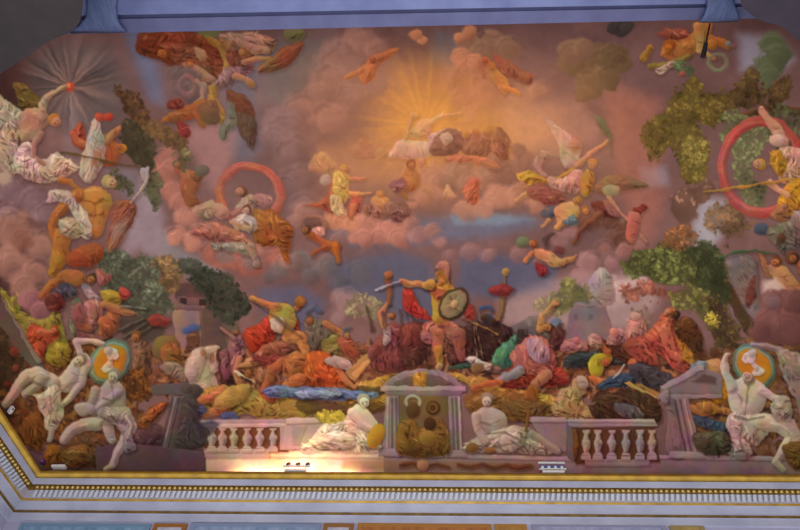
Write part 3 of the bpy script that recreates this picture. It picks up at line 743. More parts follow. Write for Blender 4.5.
d #8a843c 0,288 10,296 20,294 22,310 40,316 56,308 62,320 66,340 60,352 40,350 26,338 16,322 6,304 t=60
d #99862e 46,350 58,340 70,348 70,360 58,366 48,362 t=20
d #6c6c5c 72,300 82,302 80,330 76,344 70,330 t=95
@painted_cloud|pink cloud hanging over the yellow cloth
c #8a6068 32,300,11 40,310,9 50,302,8 s=3
@painted_figure|stooping figure in orange cloth on the left slope
d #ac5430 28,326 36,324 50,332 58,328 60,336 48,346 40,358 34,348 28,338 t=20
l #b06c44 40,332,3.4 50,332,3 56,330,3
h #b0704c 54,330,4.2 hair=#8c4a2c face=120
@painted_figure|crouching figure with blue cloth under the left cloud
l #a4643c 42,296,3.4 50,286,4 62,278,5 72,276,5
p #aa6a3e 62,272 76,270 86,276 84,284 70,286 w=7
h #9a5c38 92,279,5.6 hair=#4a3426 face=120
d #4c4a5c 54,290 66,284 78,290 74,296 62,298
d #6a3630 44,300 58,294 64,304 58,312 48,310
@painted_figure|tangled group in mauve and yellow cloth on the left slope
d #9a5a58 96,270 106,272 112,276 108,284 98,286
d #a88a3c 100,290 112,290 124,296 118,304 106,302 t=20
d #8f7a8c 82,284 92,288 100,298 92,300 84,294
d #97666a 84,302 96,300 104,306 100,322 90,332 84,318 t=80
d #9a5e3c 100,318 112,310 120,314 116,332 104,338 98,330 t=70
d #7e5550 78,330 92,334 104,338 96,342 80,342
l #a8744e 104,304,4 116,308,3.6 124,312,3 134,313,2
l #9a5e48 80,326,3 90,328,2.6
p #8a5c60 74,306 82,302 86,316 80,324 72,318
d #a84e48 120,288 130,292 128,300 120,298
@painted_spears|bundle of dark painted spears on the left slope
g #47423c a=.75 s=3 116,318 150,316 166,326 164,340 140,344 124,338
l #6a6860 118,330,.8 144,318,.8
l #6a6860 124,336,.8 152,320,.8
l #5c5a54 130,340,.8 158,322,.8
l #8a8884 120,306,.6 146,309,.6
@painted_banner|crimson painted banner beside the spears
p #8c3c40 146,320 156,314 170,320 166,326 154,326
% ---------------- left battlefield
@painted_figure|woman and child with a basket beside the left roundel
d #77594e 128,338 142,340 150,352 148,376 136,380 130,360 t=80
h #a06c48 136,336,5.4 hair=#7c5234 face=100
d #806252 132,350 144,352 144,372 134,374 t=80
f #5c3c22 128,374 142,370 150,384 148,398 132,398 122,390 n=.16 u=.9 c2=#75502a
@painted_figure|stooping soldier in olive helmet before the gatehouse
e #6a5e3c 166,348 14,13
d #8a5c34 160,350 172,342 182,352 180,364 166,366 t=60
d #8c7266 160,366 174,362 184,370 188,380 172,378 t=10
@painted_figure|rider with blue crest behind the white horse
e #4e5c84 192,329 9,4 t=-15
d #6f4c38 186,336 194,330 200,340 196,352 188,350
@painted_horse|white dappled painted horse facing away
p #ab998e 186,362 194,350 206,346 216,348 218,360 216,374 218,390 208,398 198,396 190,386 186,374 w=14
l #a8948a 208,352,6 216,350,5 216,362,5 214,370,4
l #b5a49a 198,356,7 192,372,8
e #86603e 203,352 3,5 a=.7
e #7a5236 212,358 3,6 a=.6
l #98887e 192,388,4 204,396,4 214,392,4
@painted_figure|dark pony and groom behind the white horse
d #4c3228 216,350 226,348 232,362 236,378 228,388 220,380 218,364
@painted_figure|distant figures in dusky rose robes raising arms
d #8c5c60 230,336 240,332 244,350 240,372 230,374 228,352 t=90
l #a07068 234,338,2 226,332,1.6 221,328,1.2
h #98644c 236,332,3.4 hair=#6c4438 face=180
d #7a5058 220,352 228,350 230,376 222,378 t=90
@painted_ground|olive and ochre painted earth
d #98803e 205,388 240,386 262,392 300,400 316,410 300,424 262,418 246,412 230,416 206,410 190,402 t=5 k=.5
d #a88640 330,392 370,380 400,372 440,372 480,376 500,386 560,398 540,420 480,408 470,384 440,378 400,376 386,384 388,404 352,410 t=4 k=.4
d #7c5a30 470,392 520,392 548,404 540,418 500,420 468,410 t=5 k=.5
d #5c4426 a=.8 n 300,398 340,404 380,404 384,412 340,418 300,412 t=4 k=.4
d #4a3a28 a=.8 n 345,386 376,388 392,382 386,392 364,396 t=4
@painted_figure|fallen bare figure with golden cloth in the left foreground
l #b47a58 240,358,3 236,372,3 238,380,2.6
l #b88a60 250,362,5 262,358,5 270,360,4
p #b08a54 238,366 250,360 262,360 256,366 246,368 w=5
h #8f5c3a 249,373,5 hair=#5c4028 face=110
l #c8bca8 236,372,1 254,382,.8
@painted_figure|sprawled bare figure with blue cloth by the balustrade
l #b0704a 196,402,4.4 210,398,4 222,390,4
l #b0704c 206,414,4.4 220,410,4.6 232,404,4
p #a88848 216,398 232,386 250,386 244,400 230,408 216,408 w=8
d #4c4e72 188,414 200,404 208,410 200,418 190,420
d #50568a 222,414 234,412 236,420 224,420
@painted_figure|soldier in gold cuirass and red cloak stepping forward
d #ac3a26 244,330 258,324 270,316 276,328 268,346 256,352 246,346 t=70
d #a2402c 284,300 292,310 298,322 300,332 290,326 284,312 t=80
d #9a5a4c 262,346 276,342 296,338 300,346 280,354 268,358 250,362 t=10
d #7c3c38 252,356 270,356 290,358 282,368 264,366 t=10
l #a35a3c 284,362,5 272,370,5 266,384,4 262,392,3.4
l #b47a48 288,338,6 300,336,6 305,350,5 306,358,4
p #a98a44 270,308 280,302 292,306 296,320 290,332 276,332 270,322 w=9
p #b8a68c 272,318 284,320 282,332 272,330 w=5
l #b47448 276,306,4 266,304,3.4 256,300,3 252,298,2.6
h #a8663c 298,306,5.4 hair=#7c4a2a face=110
p #9a6c30 294,300 300,296 306,300 304,306 296,304
@@spear|thin painted javelin
l #7c6048 254,300,.9 300,336,.9
@painted_figure|armoured soldier in olive and blue grey thrusting an arm
d #6c5e58 304,322 316,318 328,324 334,334 328,346 314,348 306,338 t=60
d #7a6a3c 322,342 334,334 344,342 342,356 328,358
l #a0684a 326,324,3.4 338,330,3 346,338,2.6
h #905c40 310,320,4.6 hair=#5c5040 face=70
l #55607c 308,312,2 314,306,2 320,312,1.4
d #96503c 338,340 348,336 356,346 356,358 344,354
h #9c6848 347,335,4.2 hair=#5a5864 face=60
l #4c5a74 345,330,1.4 350,328,1.4
@painted_figure|fallen soldier in orange cloth braced on the ground
d #b45c28 300,362 314,350 330,356 338,366 350,384 336,388 312,386 296,386 302,374 t=40
d #a8683a 282,364 296,350 306,358 300,372 290,378
l #b06a40 300,378,6 288,384,5 280,394,4.5 272,398,4
l #ac5c34 270,398,3 264,396,2.6
l #b87848 336,368,3 346,380,3 354,387,2.2
p #a8988c 324,360 336,356 350,362 352,372 338,368 w=5
@@ground_cloth|bright blue painted cloth on the ground
d #5c7098 262,390 276,384 296,388 330,386 352,390 376,392 374,398 350,400 322,400 290,398 268,396 t=5
d #7f98bc 296,392 320,390 340,394 320,398 300,397 t=5
@painted_tablet|tan painted board held by the fallen soldier
b #a88250 345,372 370,350 378,352 354,382
b #c49c64 a=.8 352,374 370,356 374,358 356,378
@painted_figure|kneeling woman in plum robe raising a club
d #7a4448 378,336 386,324 398,322 406,336 410,360 404,372 384,372 372,364 366,352 t=80
d #a08898 382,330 390,326 392,340 384,346
l #b07c54 384,326,3 380,314,3 386,306,2.6 388,303,2.2
h #a0704c 391,316,4 hair=#70482e face=170
l #935a3a 388,276,3 389,290,2.8 389,304,2.2
e #a06440 388,275 4,4
l #7c4448 370,356,3 376,346,3
% ---------------- central warrior
@painted_standard|distant painted spears and standards
l #5c4a50 400,310,.6 402,328,.6
l #5c4a50 406,312,.6 408,328,.6
l #5c4a50 412,312,.6 413,328,.6
l #5c4a50 382,312,.6 384,326,.6
@painted_crowd|dark painted crowd of soldiers behind the warrior
d #5c3430 402,326 426,322 430,340 424,362 404,366 398,344 t=80
d #7c4238 404,326 420,326 414,344 404,346 a=.8 t=80
d #482c2c 462,328 480,322 500,324 514,332 510,346 496,356 480,366 464,364 458,344 t=60
h #5a3c30 486,318,6 hair=#3c4258 face=200
l #46527a 480,308,2 488,306,2 492,310,1.6
h #5a3828 494,322,4.6 hair=#3c3038 face=200
l #8a5a40 498,320,2.6 501,308,2 502,302,1.8
d #56302e 446,330 462,326 470,340 468,362 450,366 t=90
@painted_banner|small red painted banner on an eagle topped pole
l #8a6c4c 505,272,1 503,300,1 499,320,1
p #8a3434 489,290 500,284 513,288 508,296 494,296
e #a8804c 506,272 4,4
@painted_figure|central warrior in gold armour and red cloak, sword arm out
d #ad3430 402,292 412,290 420,304 428,312 436,318 430,322 414,316 404,308 t=50
d #9c3a34 464,308 472,306 474,318 466,322
d #b06c5c 424,324 440,318 458,324 456,334 440,338 424,336 t=80
d #96625c 422,330 432,334 434,344 424,344
d #8c5c50 444,330 462,328 466,342 456,346 446,342 t=90
l #a4624c 438,334,6 438,346,5.4 438,356,4.6 440,364,4
l #8c504c 458,336,6 460,350,5 462,358,4
l #ae7438 438,350,4.4 440,362,3.4
l #b48460 440,366,3 438,368,2.6
p #b8843c 430,288 440,282 450,284 456,294 452,310 448,322 434,322 432,306 w=10
d #a5563c 430,286 442,290 452,302 450,308 438,300 430,294
l #b67c50 430,286,4.6 418,284,3.6 408,283,3 401,281,2.8
l #c08e48 430,284,5 426,285,4.6
h #b07848 441,281,5.4 hair=#a47a3c face=100
@@helmet|bronze painted helmet with pink plume
p #a67c3c 435,280 436,272 442,269 448,274 448,284 444,276 438,275 w=5
p #aa7464 434,268 438,262 446,261 449,268 448,278 444,270 437,270 w=4
@@sword|pale steel painted sword
l #aab0b8 400,281,1.1 376,290,.7
@@shield|oval painted shield with radiating pattern
e #4c3c28 454,304 18,13.5 t=-48 w=3
e #8a7a5c 454,304 15.5,11 t=-48 w=4
y #c0b08c 454,304 3,13 m=18 a=.7 c2=#4a3a2a
e #b09868 454,304 4,3.4 t=-48
@@lance|thin painted lances beside the warrior
l #a07448 462,318,.8 498,334,.8
l #a07c58 474,326,.6 478,358,.6
l #a07c58 476,326,.6 484,358,.6
@painted_drapery|sea green painted cloth over a heap of arms
d #4a7c66 490,364 500,346 508,340 518,334 516,352 512,366 500,368 t=70
d #3c5c4c 448,366 470,362 486,368 468,370 450,370 t=5
d #6c6058 466,362 474,356 488,362 500,368 498,372 482,370 t=15
d #b7a69a 468,360 476,356 486,362 492,366 480,370 t=15
p #8a6438 470,368 480,364 482,370 474,373 w=3
d #3f3430 518,330 528,334 524,352 516,352
@painted_figure|fallen soldier in rose tunic and plumed helmet, arm raised
d #96392e 506,372 520,358 544,360 566,372 568,384 540,386 514,388 500,386 t=20
d #ab6458 510,352 524,340 538,336 552,346 556,364 548,376 526,374 512,364 t=60
d #a8808c 526,344 538,338 548,348 546,362 534,362 t=60
l #8a8098 520,370,5 508,376,4.4 500,380,4
l #a8643c 500,382,3.4 486,384,3 474,388,3
l #a8705c 546,374,5.6 538,382,5 532,390,4.4
p #946028 530,386 538,388 536,398 524,400 524,396 w=4
l #b27a54 540,328,4.4 542,316,4 550,308,3.2 555,302,2.8
h #a86c44 548,328,6 hair=#5c3430 face=200
p #6a7094 550,320 558,318 562,324 556,328 w=4
d #5c3434 558,324 564,330 562,346 556,352 550,346 552,334 t=80
l #b27a54 554,304,2.6 558,303,2
@painted_figure|kneeling woman in tan robe with a child
d #a3805a 556,398 562,388 572,386 580,392 586,406 600,420 560,420 552,410 t=70
p #b08468 574,378 582,380 586,390 580,396 572,390 w=6
p #a3948e 576,376 586,378 588,386 580,388 w=5
h #b07c54 568,370,4.6 hair=#8c5c34 face=200
@painted_figure|soldier in yellow tunic and dark helmet wielding a blade
d #3e4048 566,358 584,350 606,352 622,356 626,366 606,366 580,368 566,370 t=10
p #b09a30 588,364 596,354 610,352 612,360 604,366 600,376 590,376 w=8
h #a8603c 606,362,5 hair=#8a7030 face=100
l #b46a44 592,378,3.6 602,382,3.4 612,380,3
d #3c4a64 598,386 616,374 636,372 644,382 620,388 t=10
l #a8a8a8 614,378,1.2 628,360,.9
@painted_figure|dark cloaked soldier leaning back with raised hand
d #63382c 598,346 610,338 624,342 640,352 654,366 664,376 640,376 624,362 608,352 t=35
l #ac6444 598,340,2.6 604,348,3 608,352,3
l #ac6440 632,362,4 640,374,3.6 640,384,3
d #46424c 628,366 650,364 674,378 690,388 664,392 640,384 t=25
@painted_tablet|pale painted planks lying in the dark foreground
b #a88a54 625,383 629,381 657,397 655,400
b #9c7c44 a=.8 636,384 640,383 660,394 658,397
@painted_ground|dark painted ground behind the right balustrade
d #4c3324 596,396 630,390 656,400 656,424 600,422 590,408 t=10 k=.6
d #5c5458 614,404 628,404 644,414 640,420 620,416 t=20
% ---------------- right battlefield
@painted_crowd|pale rose painted crowd before the fortress
d #a06c70 560,346 570,338 584,342 588,350 574,352 562,352
d #a8787c 608,336 618,328 626,332 630,342 618,344 608,344
d #b27870 626,328 634,316 642,318 646,330 640,340 628,338 t=80
e #c08c80 636,316 5,4
e #b87a74 614,332 4,4
e #a87074 576,340 4,4
d #a47c80 592,334 600,338 600,348 590,346
@painted_figure|mourning crowd wrapped in coral red cloaks
d #ae5444 646,334 656,322 664,312 674,314 676,326 682,340 692,356 698,366 688,374 674,368 662,356 650,350 640,344 t=60
d #bc6450 660,320 670,318 672,340 684,360 672,358 662,340 t=75
d #9c4c40 622,344 640,336 652,348 660,366 644,362 628,352 t=50
d #a8604c 668,308 676,308 676,318 668,318
h #b8826c 667,312,4 hair=#b86c58 face=120
d #b0742c 676,334 688,346 696,358 692,364 682,354 t=60
@painted_figure|brown bearded man standing beside the coral cloaks
d #5f3c24 674,322 688,318 700,330 704,350 698,362 686,344 676,334 t=70
h #6c4430 675,315,4.6 hair=#3c2a22 face=170
@painted_figure|seated bare backed man with pale blue cloth
p #b0885c 704,362 714,358 722,362 722,372 714,378 704,372 w=7
d #6f7890 690,372 696,362 706,362 704,374 696,376
e #5e4030 715,352 5,5
@painted_fruit|heap of yellow painted fruit by the right pediment
f #a87a24 712,382 724,376 730,386 728,398 716,402 n=.25 u=.9 c2=#8a5c1c
@painted_figure|reclining figures with dark blue cloth in the right niche
d #3e4c66 690,416 704,416 722,422 734,428 728,434 704,428 t=15
l #a87044 690,408,4 704,412,4 718,410,4 728,412,3
d #a07234 696,404 712,402 724,410 712,414
e #9c6038 708,408 4,4
% ---------------- architecture in paint
@painted_plinth|long painted stone base running above the cornice
b #75626a -50,446 206,447 214,456 214,478 -50,478
b #8a7680 -50,445 204,446 207,449 -50,449
b #5c4a54 -50,470 214,471 214,478 -50,478
b #c4aca0 206,455 272,452 385,453 386,478 206,478
b #d0b8a8 268,450 384,451 384,458 268,457
b #8e7c82 384,452 578,457 584,462 584,478 384,478
b #a08e94 384,452 578,457 578,461 384,456
b #84727a 584,462 640,460 656,462 656,478 584,478
b #86727c 645,463 658,455 720,456 850,459 850,478 645,478
b #9a8690 656,455 760,456 850,458 850,461 656,459
@@ornament_band|tan painted scroll ornament along the base
g #86684e a=.6 s=1.5 388,460 536,463 536,472 388,471
l #7a4c34 400,465,2 412,463,1.6 424,467,2 436,464,1.6 448,467,2
l #7a4c34 458,464,2 470,467,1.8 482,464,2 494,468,1.8 506,465,2 518,468,1.8 530,466,1.6
e #b0845c 423,465 6,6
g #8f6844 a=.5 s=3 344,460 388,460 388,470 340,470
@painted_balustrade|painted stone balustrade on the left with bulbous balusters
b #6f4630 200,426 292,425 288,452 206,452
b #9c8890 198,420 288,419 290,424 202,427
b #b39e9e 204,424 288,423 288,427 206,428
b #a58f8c 204,449 270,449 270,458 204,458
BAL 212 222.5 234 247 260 273 y 428 452 #a8948e
b #9a8688 280,426 292,424 294,450 280,450
@painted_balustrade|painted stone balustrade on the right with bulbous balusters
b #5a3a2c 566,428 654,428 660,462 576,464
b #94828a 566,420 654,420 658,426 568,427
b #a6929a 566,419 654,419 655,422 566,422
b #8f7c84 584,459 650,460 650,466 586,466
BAL 586 598 612 626 640 652 y 430 460 #9a8890
l #85532c 573,432,3 575,446,4 573,456,2.6
@painted_pedestal|painted stone block left of the reclining statue
b #a08c8c 286,420 330,418 318,432 302,450 282,450
b #b49e9a 286,418 330,417 326,422 286,424
b #8c7a7c a=.7 292,426 308,426 300,446 292,446
@painted_pedestal|painted stone block right of the reclining statue
b #84747e 530,420 566,419 568,424 566,452 548,446 536,430
b #9c8c94 528,417 566,417 567,422 530,422
b #6c5c66 566,424 572,426 574,460 568,458
@painted_doorway|painted stone doorway with a curved pediment
p #8a7a82 382,390 388,380 402,372 422,369 444,372 458,380 466,390 440,388 410,388 w=3 k=.6
p #6e5a56 394,386 404,378 422,374 440,377 454,386 432,386 w=4 k=.4
b #9a8a92 381,386 466,386 466,391 381,391
b #77676f 384,391 463,391 460,396 388,396
b #8c7c84 386,396 398,396 400,452 382,452
b #8c7c84 448,396 460,396 463,454 450,454
b #a5949a 387,397 389,397 388,448 386,448
b #675861 391,397 392.5,397 393,448 391,448
b #675861 395,397 396.5,397 398,448 396,448
b #675861 451,397 452.5,397 455,450 453,450
b #675861 455,397 456.5,397 459,450 457,450
b #a5949a 458,397 460,397 462,450 460,450
b #94848c 380,449 402,449 402,456 378,456
b #94848c 448,450 466,450 468,457 446,457
f #a07836 416,376 428,375 430,382 422,384 415,382 n=.3 u=.9
@@niche|brown painted figures and masks inside the doorway
b #6d5a42 400,396 447,396 449,454 400,454
d #7e5c2c 400,424 412,420 420,430 428,424 440,420 448,432 448,454 400,454 t=60
r #8d948c 413,402 7,6 w=3
e #574028 413,410 7,8
e #543824 433,408 7,7
r #745438 433,408 4,4 w=1.6
e #4e3420 430,424 6,7
e #8c6834 428,438 9,8
e #634524 412,450 8,4
@painted_column|broken fluted painted column on the left
b #62585c 150,385 186,382 196,388 196,396 152,394
c #4c4444 192,392,8 188,400,6 186,388,6 s=1.5
b #6a6064 172,396 184,396 168,452 158,452
b #847a7c 175,397 177,397 164,450 162,450
b #484044 179,397 180.5,397 168,450 166.5,450
b #554c50 172,397 173,397 160,450 159,450
p #4e4444 184,396 196,400 200,420 206,440 200,448 170,452 178,420 w=14 f=4
b #7c7076 156,449 182,450 182,455 154,454
g #3a3444 a=.7 s=2 196,424 212,420 220,424 210,436 200,440
@painted_drapery|plum and tan painted cloth under the broken column
d #5c444c 130,432 148,424 162,428 160,446 134,450 t=20
d #7c5230 138,420 156,404 168,402 160,414 146,428 t=-30
d #a05a32 146,414 160,404 166,404 158,412 150,420 t=-30
@painted_column|broken fluted painted column with pediment on the right
b #7c6c72 660,386 700,368 722,374 722,394 708,394 660,394
b #96868c 660,386 698,366 704,366 704,370 664,390
g #5e4c4e s=1.5 690,382 704,374 716,378 716,384
b #8a7a80 658,394 722,394 722,398 658,399
b #806e76 668,398 688,398 702,455 676,455
b #9a8a90 669,399 672,399 682,452 678,452
b #5e4e56 674,399 675.5,399 686,452 684.5,452
b #5e4e56 679,399 680.5,399 692,452 690.5,452
b #9a8a90 683,399 685,399 697,452 695,452
p #7c6a72 664,398 672,398 678,424 684,455 668,455 666,436 668,420 w=8 f=3
p #8a7a82 660,394 668,390 668,402 662,402 w=3
b #94848a 670,451 704,452 706,458 668,458
@painted_column|dark leaning painted pilaster at the left edge
b #5d544e 0,300 6,306 40,358 46,372 36,372 18,352 0,326
b #7a7068 0,298 4,300 42,362 38,364
@painted_flowers|tangled painted garland at the left edge
f #5a4434 -10,330 4,334 14,350 24,362 20,380 6,392 -10,384 n=.12 u=.85 c2=#3f3a28
e #7a382c 14,352 5,5
e #7c4030 16,368 3,4
e #6c3424 8,384 4,3
@painted_drapery|ochre and brown painted ornaments below the left statues
d #7c5224 24,420 40,412 46,436 40,450 28,446 20,432 t=70
d #8c5c20 44,452 54,444 64,452 60,464 48,470 44,462 t=50
d #654a34 60,440 84,432 100,440 112,450 104,466 80,468 64,462 t=20
d #7c5a30 62,452 84,444 92,456 78,466 66,466 t=20
@painted_ground|violet brown painted steps beneath the left statues
b #5e4c56 96,447 128,443 156,446 204,452 206,472 96,472
% ---------------- roundels and statues
@painted_roundel|left yellow painted roundel with a white profile head
e #5c7264 110,362 25,20 t=-52 w=5
e #7c9080 110,362 22,17.5 t=-52 w=3
e #b07c20 110,362 19,14.5 t=-52 w=6 k=.5
p #c2bab6 101,369 105,364 109,361 113,366 111,371 105,373 w=3 q=.2 k=.5
l #b8b0ac 109,364,2.6 111,359,2.4 q=.2
e #c6beba 112,354 5.6,6.2 k=.6
l #c6beba 116,352,1.5 118,356,1.2 116,359,1.3 q=.2
e #aaa29e 108.5,351 4,4.5 k=.9
@painted_roundel|right yellow painted roundel with a white profile head
e #5c7264 754,366 25,20 t=50 w=5
e #7c9080 754,366 22,17.5 t=50 w=3
e #b07c20 754,366 19.5,15 t=50 w=6 k=.5
p #c2bab6 752,372 756,365 761,367 765,371 760,375 754,376 w=3 q=.2 k=.5
l #b8b0ac 756,367,2.6 752,361,2.4 q=.2
e #c6beba 750,357 6,6.4 k=.6
l #c6beba 745,355,1.5 743,359,1.3 746,363,1.4 q=.2
e #aaa29e 752,353 4.6,4 k=.9
@painted_statue|pale painted statue of a reclining woman reaching to the left roundel
l #b3a79c 80,352,4 76,342,3.6 90,341,3 104,343,2.2 q=.6 k=1.05
p #b5a99e 62,374 72,360 84,352 92,362 86,376 74,390 60,392 52,382 w=12 q=.6 k=1.05
l #b3a59a 86,366,4.4 82,382,3.8 70,398,3.4 60,406,3 q=.6 k=1.05
l #b5a698 52,382,8 38,374,7.4 26,376,6.6 16,390,5.4 6,404,4.6 q=.6 k=1.05
l #a6988c 44,376,6 36,386,5 26,394,4 q=.6 k=1.05
d #b0a294 44,392 56,384 62,400 62,418 56,430 46,430 42,414 34,398 26,394 t=70 f=2.6
l #9a8c88 52,430,3.6 50,440,3 q=.6 k=1.05
h #b5a79a 80,360,7 hair=#82766a face=140
l #6e6258 62,392,.8 70,384,.9 80,382,.7 k=0 a=.6
l #6e6258 72,372,.7 78,376,.9 84,374,.7 k=0 a=.5
l #6a5c50 22,388,.8 34,382,1 46,388,.8 k=0 a=.6
l #d8ccc0 30,376,.8 40,372,1 50,376,.8 k=0 a=.6
l #6a5c50 50,396,.9 52,410,1 49,424,.8 k=0 a=.6
l #6a5c50 57,396,.7 58,408,.8 54,420,.6 k=0 a=.5
@painted_statue|blue grey painted statue of a seated youth under the left roundel
p #98908e 98,390 108,380 122,384 126,398 122,412 106,418 96,408 w=12 q=.6 k=1.05
l #9c9494 118,392,5 106,402,4.2 92,412,3.8 q=.6 k=1.05
l #908886 96,390,4.6 92,402,4 82,410,3.6 q=.6 k=1.05
p #a09894 74,406 84,402 94,406 92,414 80,416 w=5 q=.6 k=1.05
l #9c9494 98,424,7 84,424,6.4 72,430,5.6 64,440,4.6 q=.6 k=1.05
l #a29a98 108,416,6.4 108,430,5.6 112,440,4.4 q=.6 k=1.05
l #a8a09e 124,414,7.4 130,426,6.6 124,442,5.4 116,456,4.4 112,466,3.2 q=.6 k=1.05
l #a8a09e 112,466,3 106,469,2.4 q=.6 k=1.05
d #8e8688 100,408 124,408 132,420 126,434 112,424 100,422 t=60 f=2.6
d #827c82 126,430 136,446 126,452 122,444 f=2.6
h #a09894 113,376,7 hair=#7a716c face=110
l #5c5656 104,398,.8 112,401,1 120,396,.8 k=0 a=.6
l #5c5656 112,386,.7 113,394,.9 113,404,.7 k=0 a=.5
l #5c5656 104,418,.9 112,422,1 120,420,.8 k=0 a=.6
l #c8c2be 126,416,.8 131,426,1 127,438,.8 k=0 a=.6
l #c8c2be 100,420,.8 90,422,1 80,426,.8 k=0 a=.6
@painted_statue|cream painted statue of a woman reclining by the doorway
p #c9b8ac 348,414 356,404 366,408 376,420 380,430 370,432 356,428 344,424 w=12 q=.6 k=1.05
d #cdbcaa 302,448 312,438 322,426 340,418 358,424 372,436 382,448 362,452 330,450 306,452 t=25 f=2.6
d #d8c8ba 318,440 334,430 350,434 352,446 330,448 t=20 f=2.6
l #cbb8ac 352,412,4.6 362,424,4 374,430,3.4 q=.6 k=1.05
h #c9bcb4 364,401,7 hair=#9a8c7e face=70
l #8c7868 352,424,.9 362,430,1 372,436,.8 k=0 a=.6
l #8c7868 322,436,.8 338,424,1 352,424,.8 k=0 a=.5
l #8c7868 316,446,.8 334,440,1 352,446,.8 k=0 a=.5
l #e6dacc 326,428,.9 340,422,1.2 352,424,.8 k=0 a=.6
@@tambourine|golden yellow painted disc leaning on the statue
e #b8822c 376,436 13,8 t=-65
f #a09440 318,414 330,412 342,414 340,420 322,421 n=.3 u=.9
@painted_statue|grey painted statue of a woman reclining beside the doorway
p #a2958f 472,420 480,408 494,408 506,416 506,432 494,438 478,434 w=13 q=.6 k=1.05
d #a3968e 462,448 476,438 494,432 516,426 530,436 548,442 560,450 540,454 500,452 470,452 t=25 f=2.6
d #b2a59c 500,438 516,428 526,436 520,448 506,450 t=50 f=2.6
l #a89b94 476,416,4.6 478,430,4 486,442,3.6 q=.6 k=1.05
l #9b8e86 520,430,3 528,430,2.6 q=.6 k=1.05
l #7c5a30 529,412,1.4 526,430,1.4 q=.6 k=1.05
h #aca098 487,400,6.8 hair=#7c7066 face=95
l #685c54 480,422,.9 490,425,1 500,420,.8 k=0 a=.6
l #685c54 486,434,.9 504,432,1.1 520,440,.8 k=0 a=.6
l #685c54 500,446,.8 520,442,1 540,448,.8 k=0 a=.5
l #ccc0b6 492,432,.8 512,428,1.2 528,434,.8 k=0 a=.6
e #7c5c34 472,448 6,5
e #8a6438 490,450 5,3
l #958880 532,434,4 548,444,3.4 558,452,3 q=.6 k=1.05
@painted_statue|white painted statue seen from behind supporting the right roundel
p #b3a6a2 730,386 740,378 754,378 768,388 766,402 756,416 740,420 732,412 728,398 w=14 q=.6 k=1.05
l #b4a7a2 732,388,5 726,374,4.4 724,362,3.6 728,354,2.6 q=.6 k=1.05
l #afa29e 762,390,4.6 774,398,4 784,400,3 q=.6 k=1.05
d #ada09e 730,414 746,416 766,414 776,420 762,440 750,446 734,440 726,426 t=70 f=2.6
l #b5a8a2 762,422,8 780,426,7.4 792,436,6.4 784,450,5.4 776,462,4.2 q=.6 k=1.05
l #b0a39e 776,462,3.6 784,470,2.8 q=.6 k=1.05
l #a69a96 790,424,6 796,436,5.4 800,452,4.6 q=.6 k=1.05
d #a09494 732,440 748,440 752,456 736,458 728,452 t=80 f=2.6
h #b0a49e 748,378,7 hair=#84776f face=230
l #6c605c 748,386,.8 747,400,1 745,414,.8 k=0 a=.6
l #6c605c 738,394,.8 742,400,.9 740,408,.7 k=0 a=.5
l #6c605c 734,416,.9 748,420,1.1 764,417,.8 k=0 a=.6
l #ddd2cc 770,422,.8 784,426,1.2 792,434,.8 k=0 a=.6
l #6c605c 742,426,.8 740,440,1 744,454,.8 k=0 a=.6
l #6c605c 754,426,.8 758,438,1 752,448,.8 k=0 a=.5
@painted_statue|dusky painted statue reclining behind the right roundel
l #8e8280 752,344,2.6 766,346,3 778,350,4 788,362,5 796,376,6 q=.6 k=1.05
d #857878 780,350 796,352 812,366 812,400 800,404 788,386 780,368 t=60 f=2.6
d #968a88 770,404 784,396 792,404 790,418 776,418 t=60 f=2.6
p #7c7072 800,380 815,376 815,420 804,424 796,400 q=.6 k=1.05
@painted_drapery|brown and ochre painted cloth beside the right statues
d #6a5228 784,446 800,440 815,444 815,468 796,470 786,460 t=30
d #54503c 692,436 720,430 730,440 728,452 704,454 t=5
"""
_paint = paint
def paint(line):
    global CUR
    if line.startswith('BAL'):
        t = line.split(); i = t.index('y'); xs = [float(v) for v in t[1:i]]; y0, y1 = float(t[i+1]), float(t[i+2]); col = t[i+3]; keep = CUR; h = y1-y0
        for x in xs:
            PARTS.append(('painted_baluster', None, keep)); CUR = len(PARTS)-1
            _paint(f'b {col} {x-4},{y0} {x+4},{y0} {x+3},{y0+h*.12} {x-3},{y0+h*.12}')
            _paint(f'l {col} {x},{y0+h*.14},2 {x},{y0+h*.3},3 {x},{y0+h*.42},4.6 {x},{y0+h*.55},3.4 {x-.4},{y0+h*.75},2 k=1')
            _paint(f'b {col} {x-3.4},{y0+h*.76} {x+3},{y0+h*.76} {x+4.6},{y0+h*.86} {x-5},{y0+h*.86}')
            _paint(f'b {col} {x-5.2},{y0+h*.86} {x+4.8},{y0+h*.86} {x+4.8},{y1} {x-5.2},{y1}')
        CUR = keep; return
    _paint(line)
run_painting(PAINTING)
# brush swirl: the wet pigment drags a little, least along the painted stonework
amp = 1.5*(1-.85*sm(386, 400, gy)); amp = np.where(gx < 150, np.maximum(amp, .8), amp)
ox = vnoise(W, H, 7, 3)*amp; oy = vnoise(W, H, 7, 3)*amp
sx = np.clip(((gx+ox)-X0)*S, 0, W-1.01); sy = np.clip(((gy+oy)-Y0)*S, 0, H-1.01); ix = sx.astype(int); iy = sy.astype(int); fx = (sx-ix)[..., None]; fy = (sy-iy)[..., None]
PIX = (PIX[iy, ix]*(1-fx)+PIX[iy, ix+1]*fx)*(1-fy)+(PIX[iy+1, ix]*(1-fx)+PIX[iy+1, ix+1]*fx)*fy
IDS = IDS[np.round(sy).astype(int), np.round(sx).astype(int)]
PIX = .5+(np.clip(PIX, 0, 1)*1.03-.5)*1.13
grain = vnoise(W, H, 5, 3)*.035+vnoise(W, H, 18, 3)*.05+(rng.random((H, W))-.5)*.02
PIX = np.clip(PIX*(1+grain[..., None]), 0, 1)
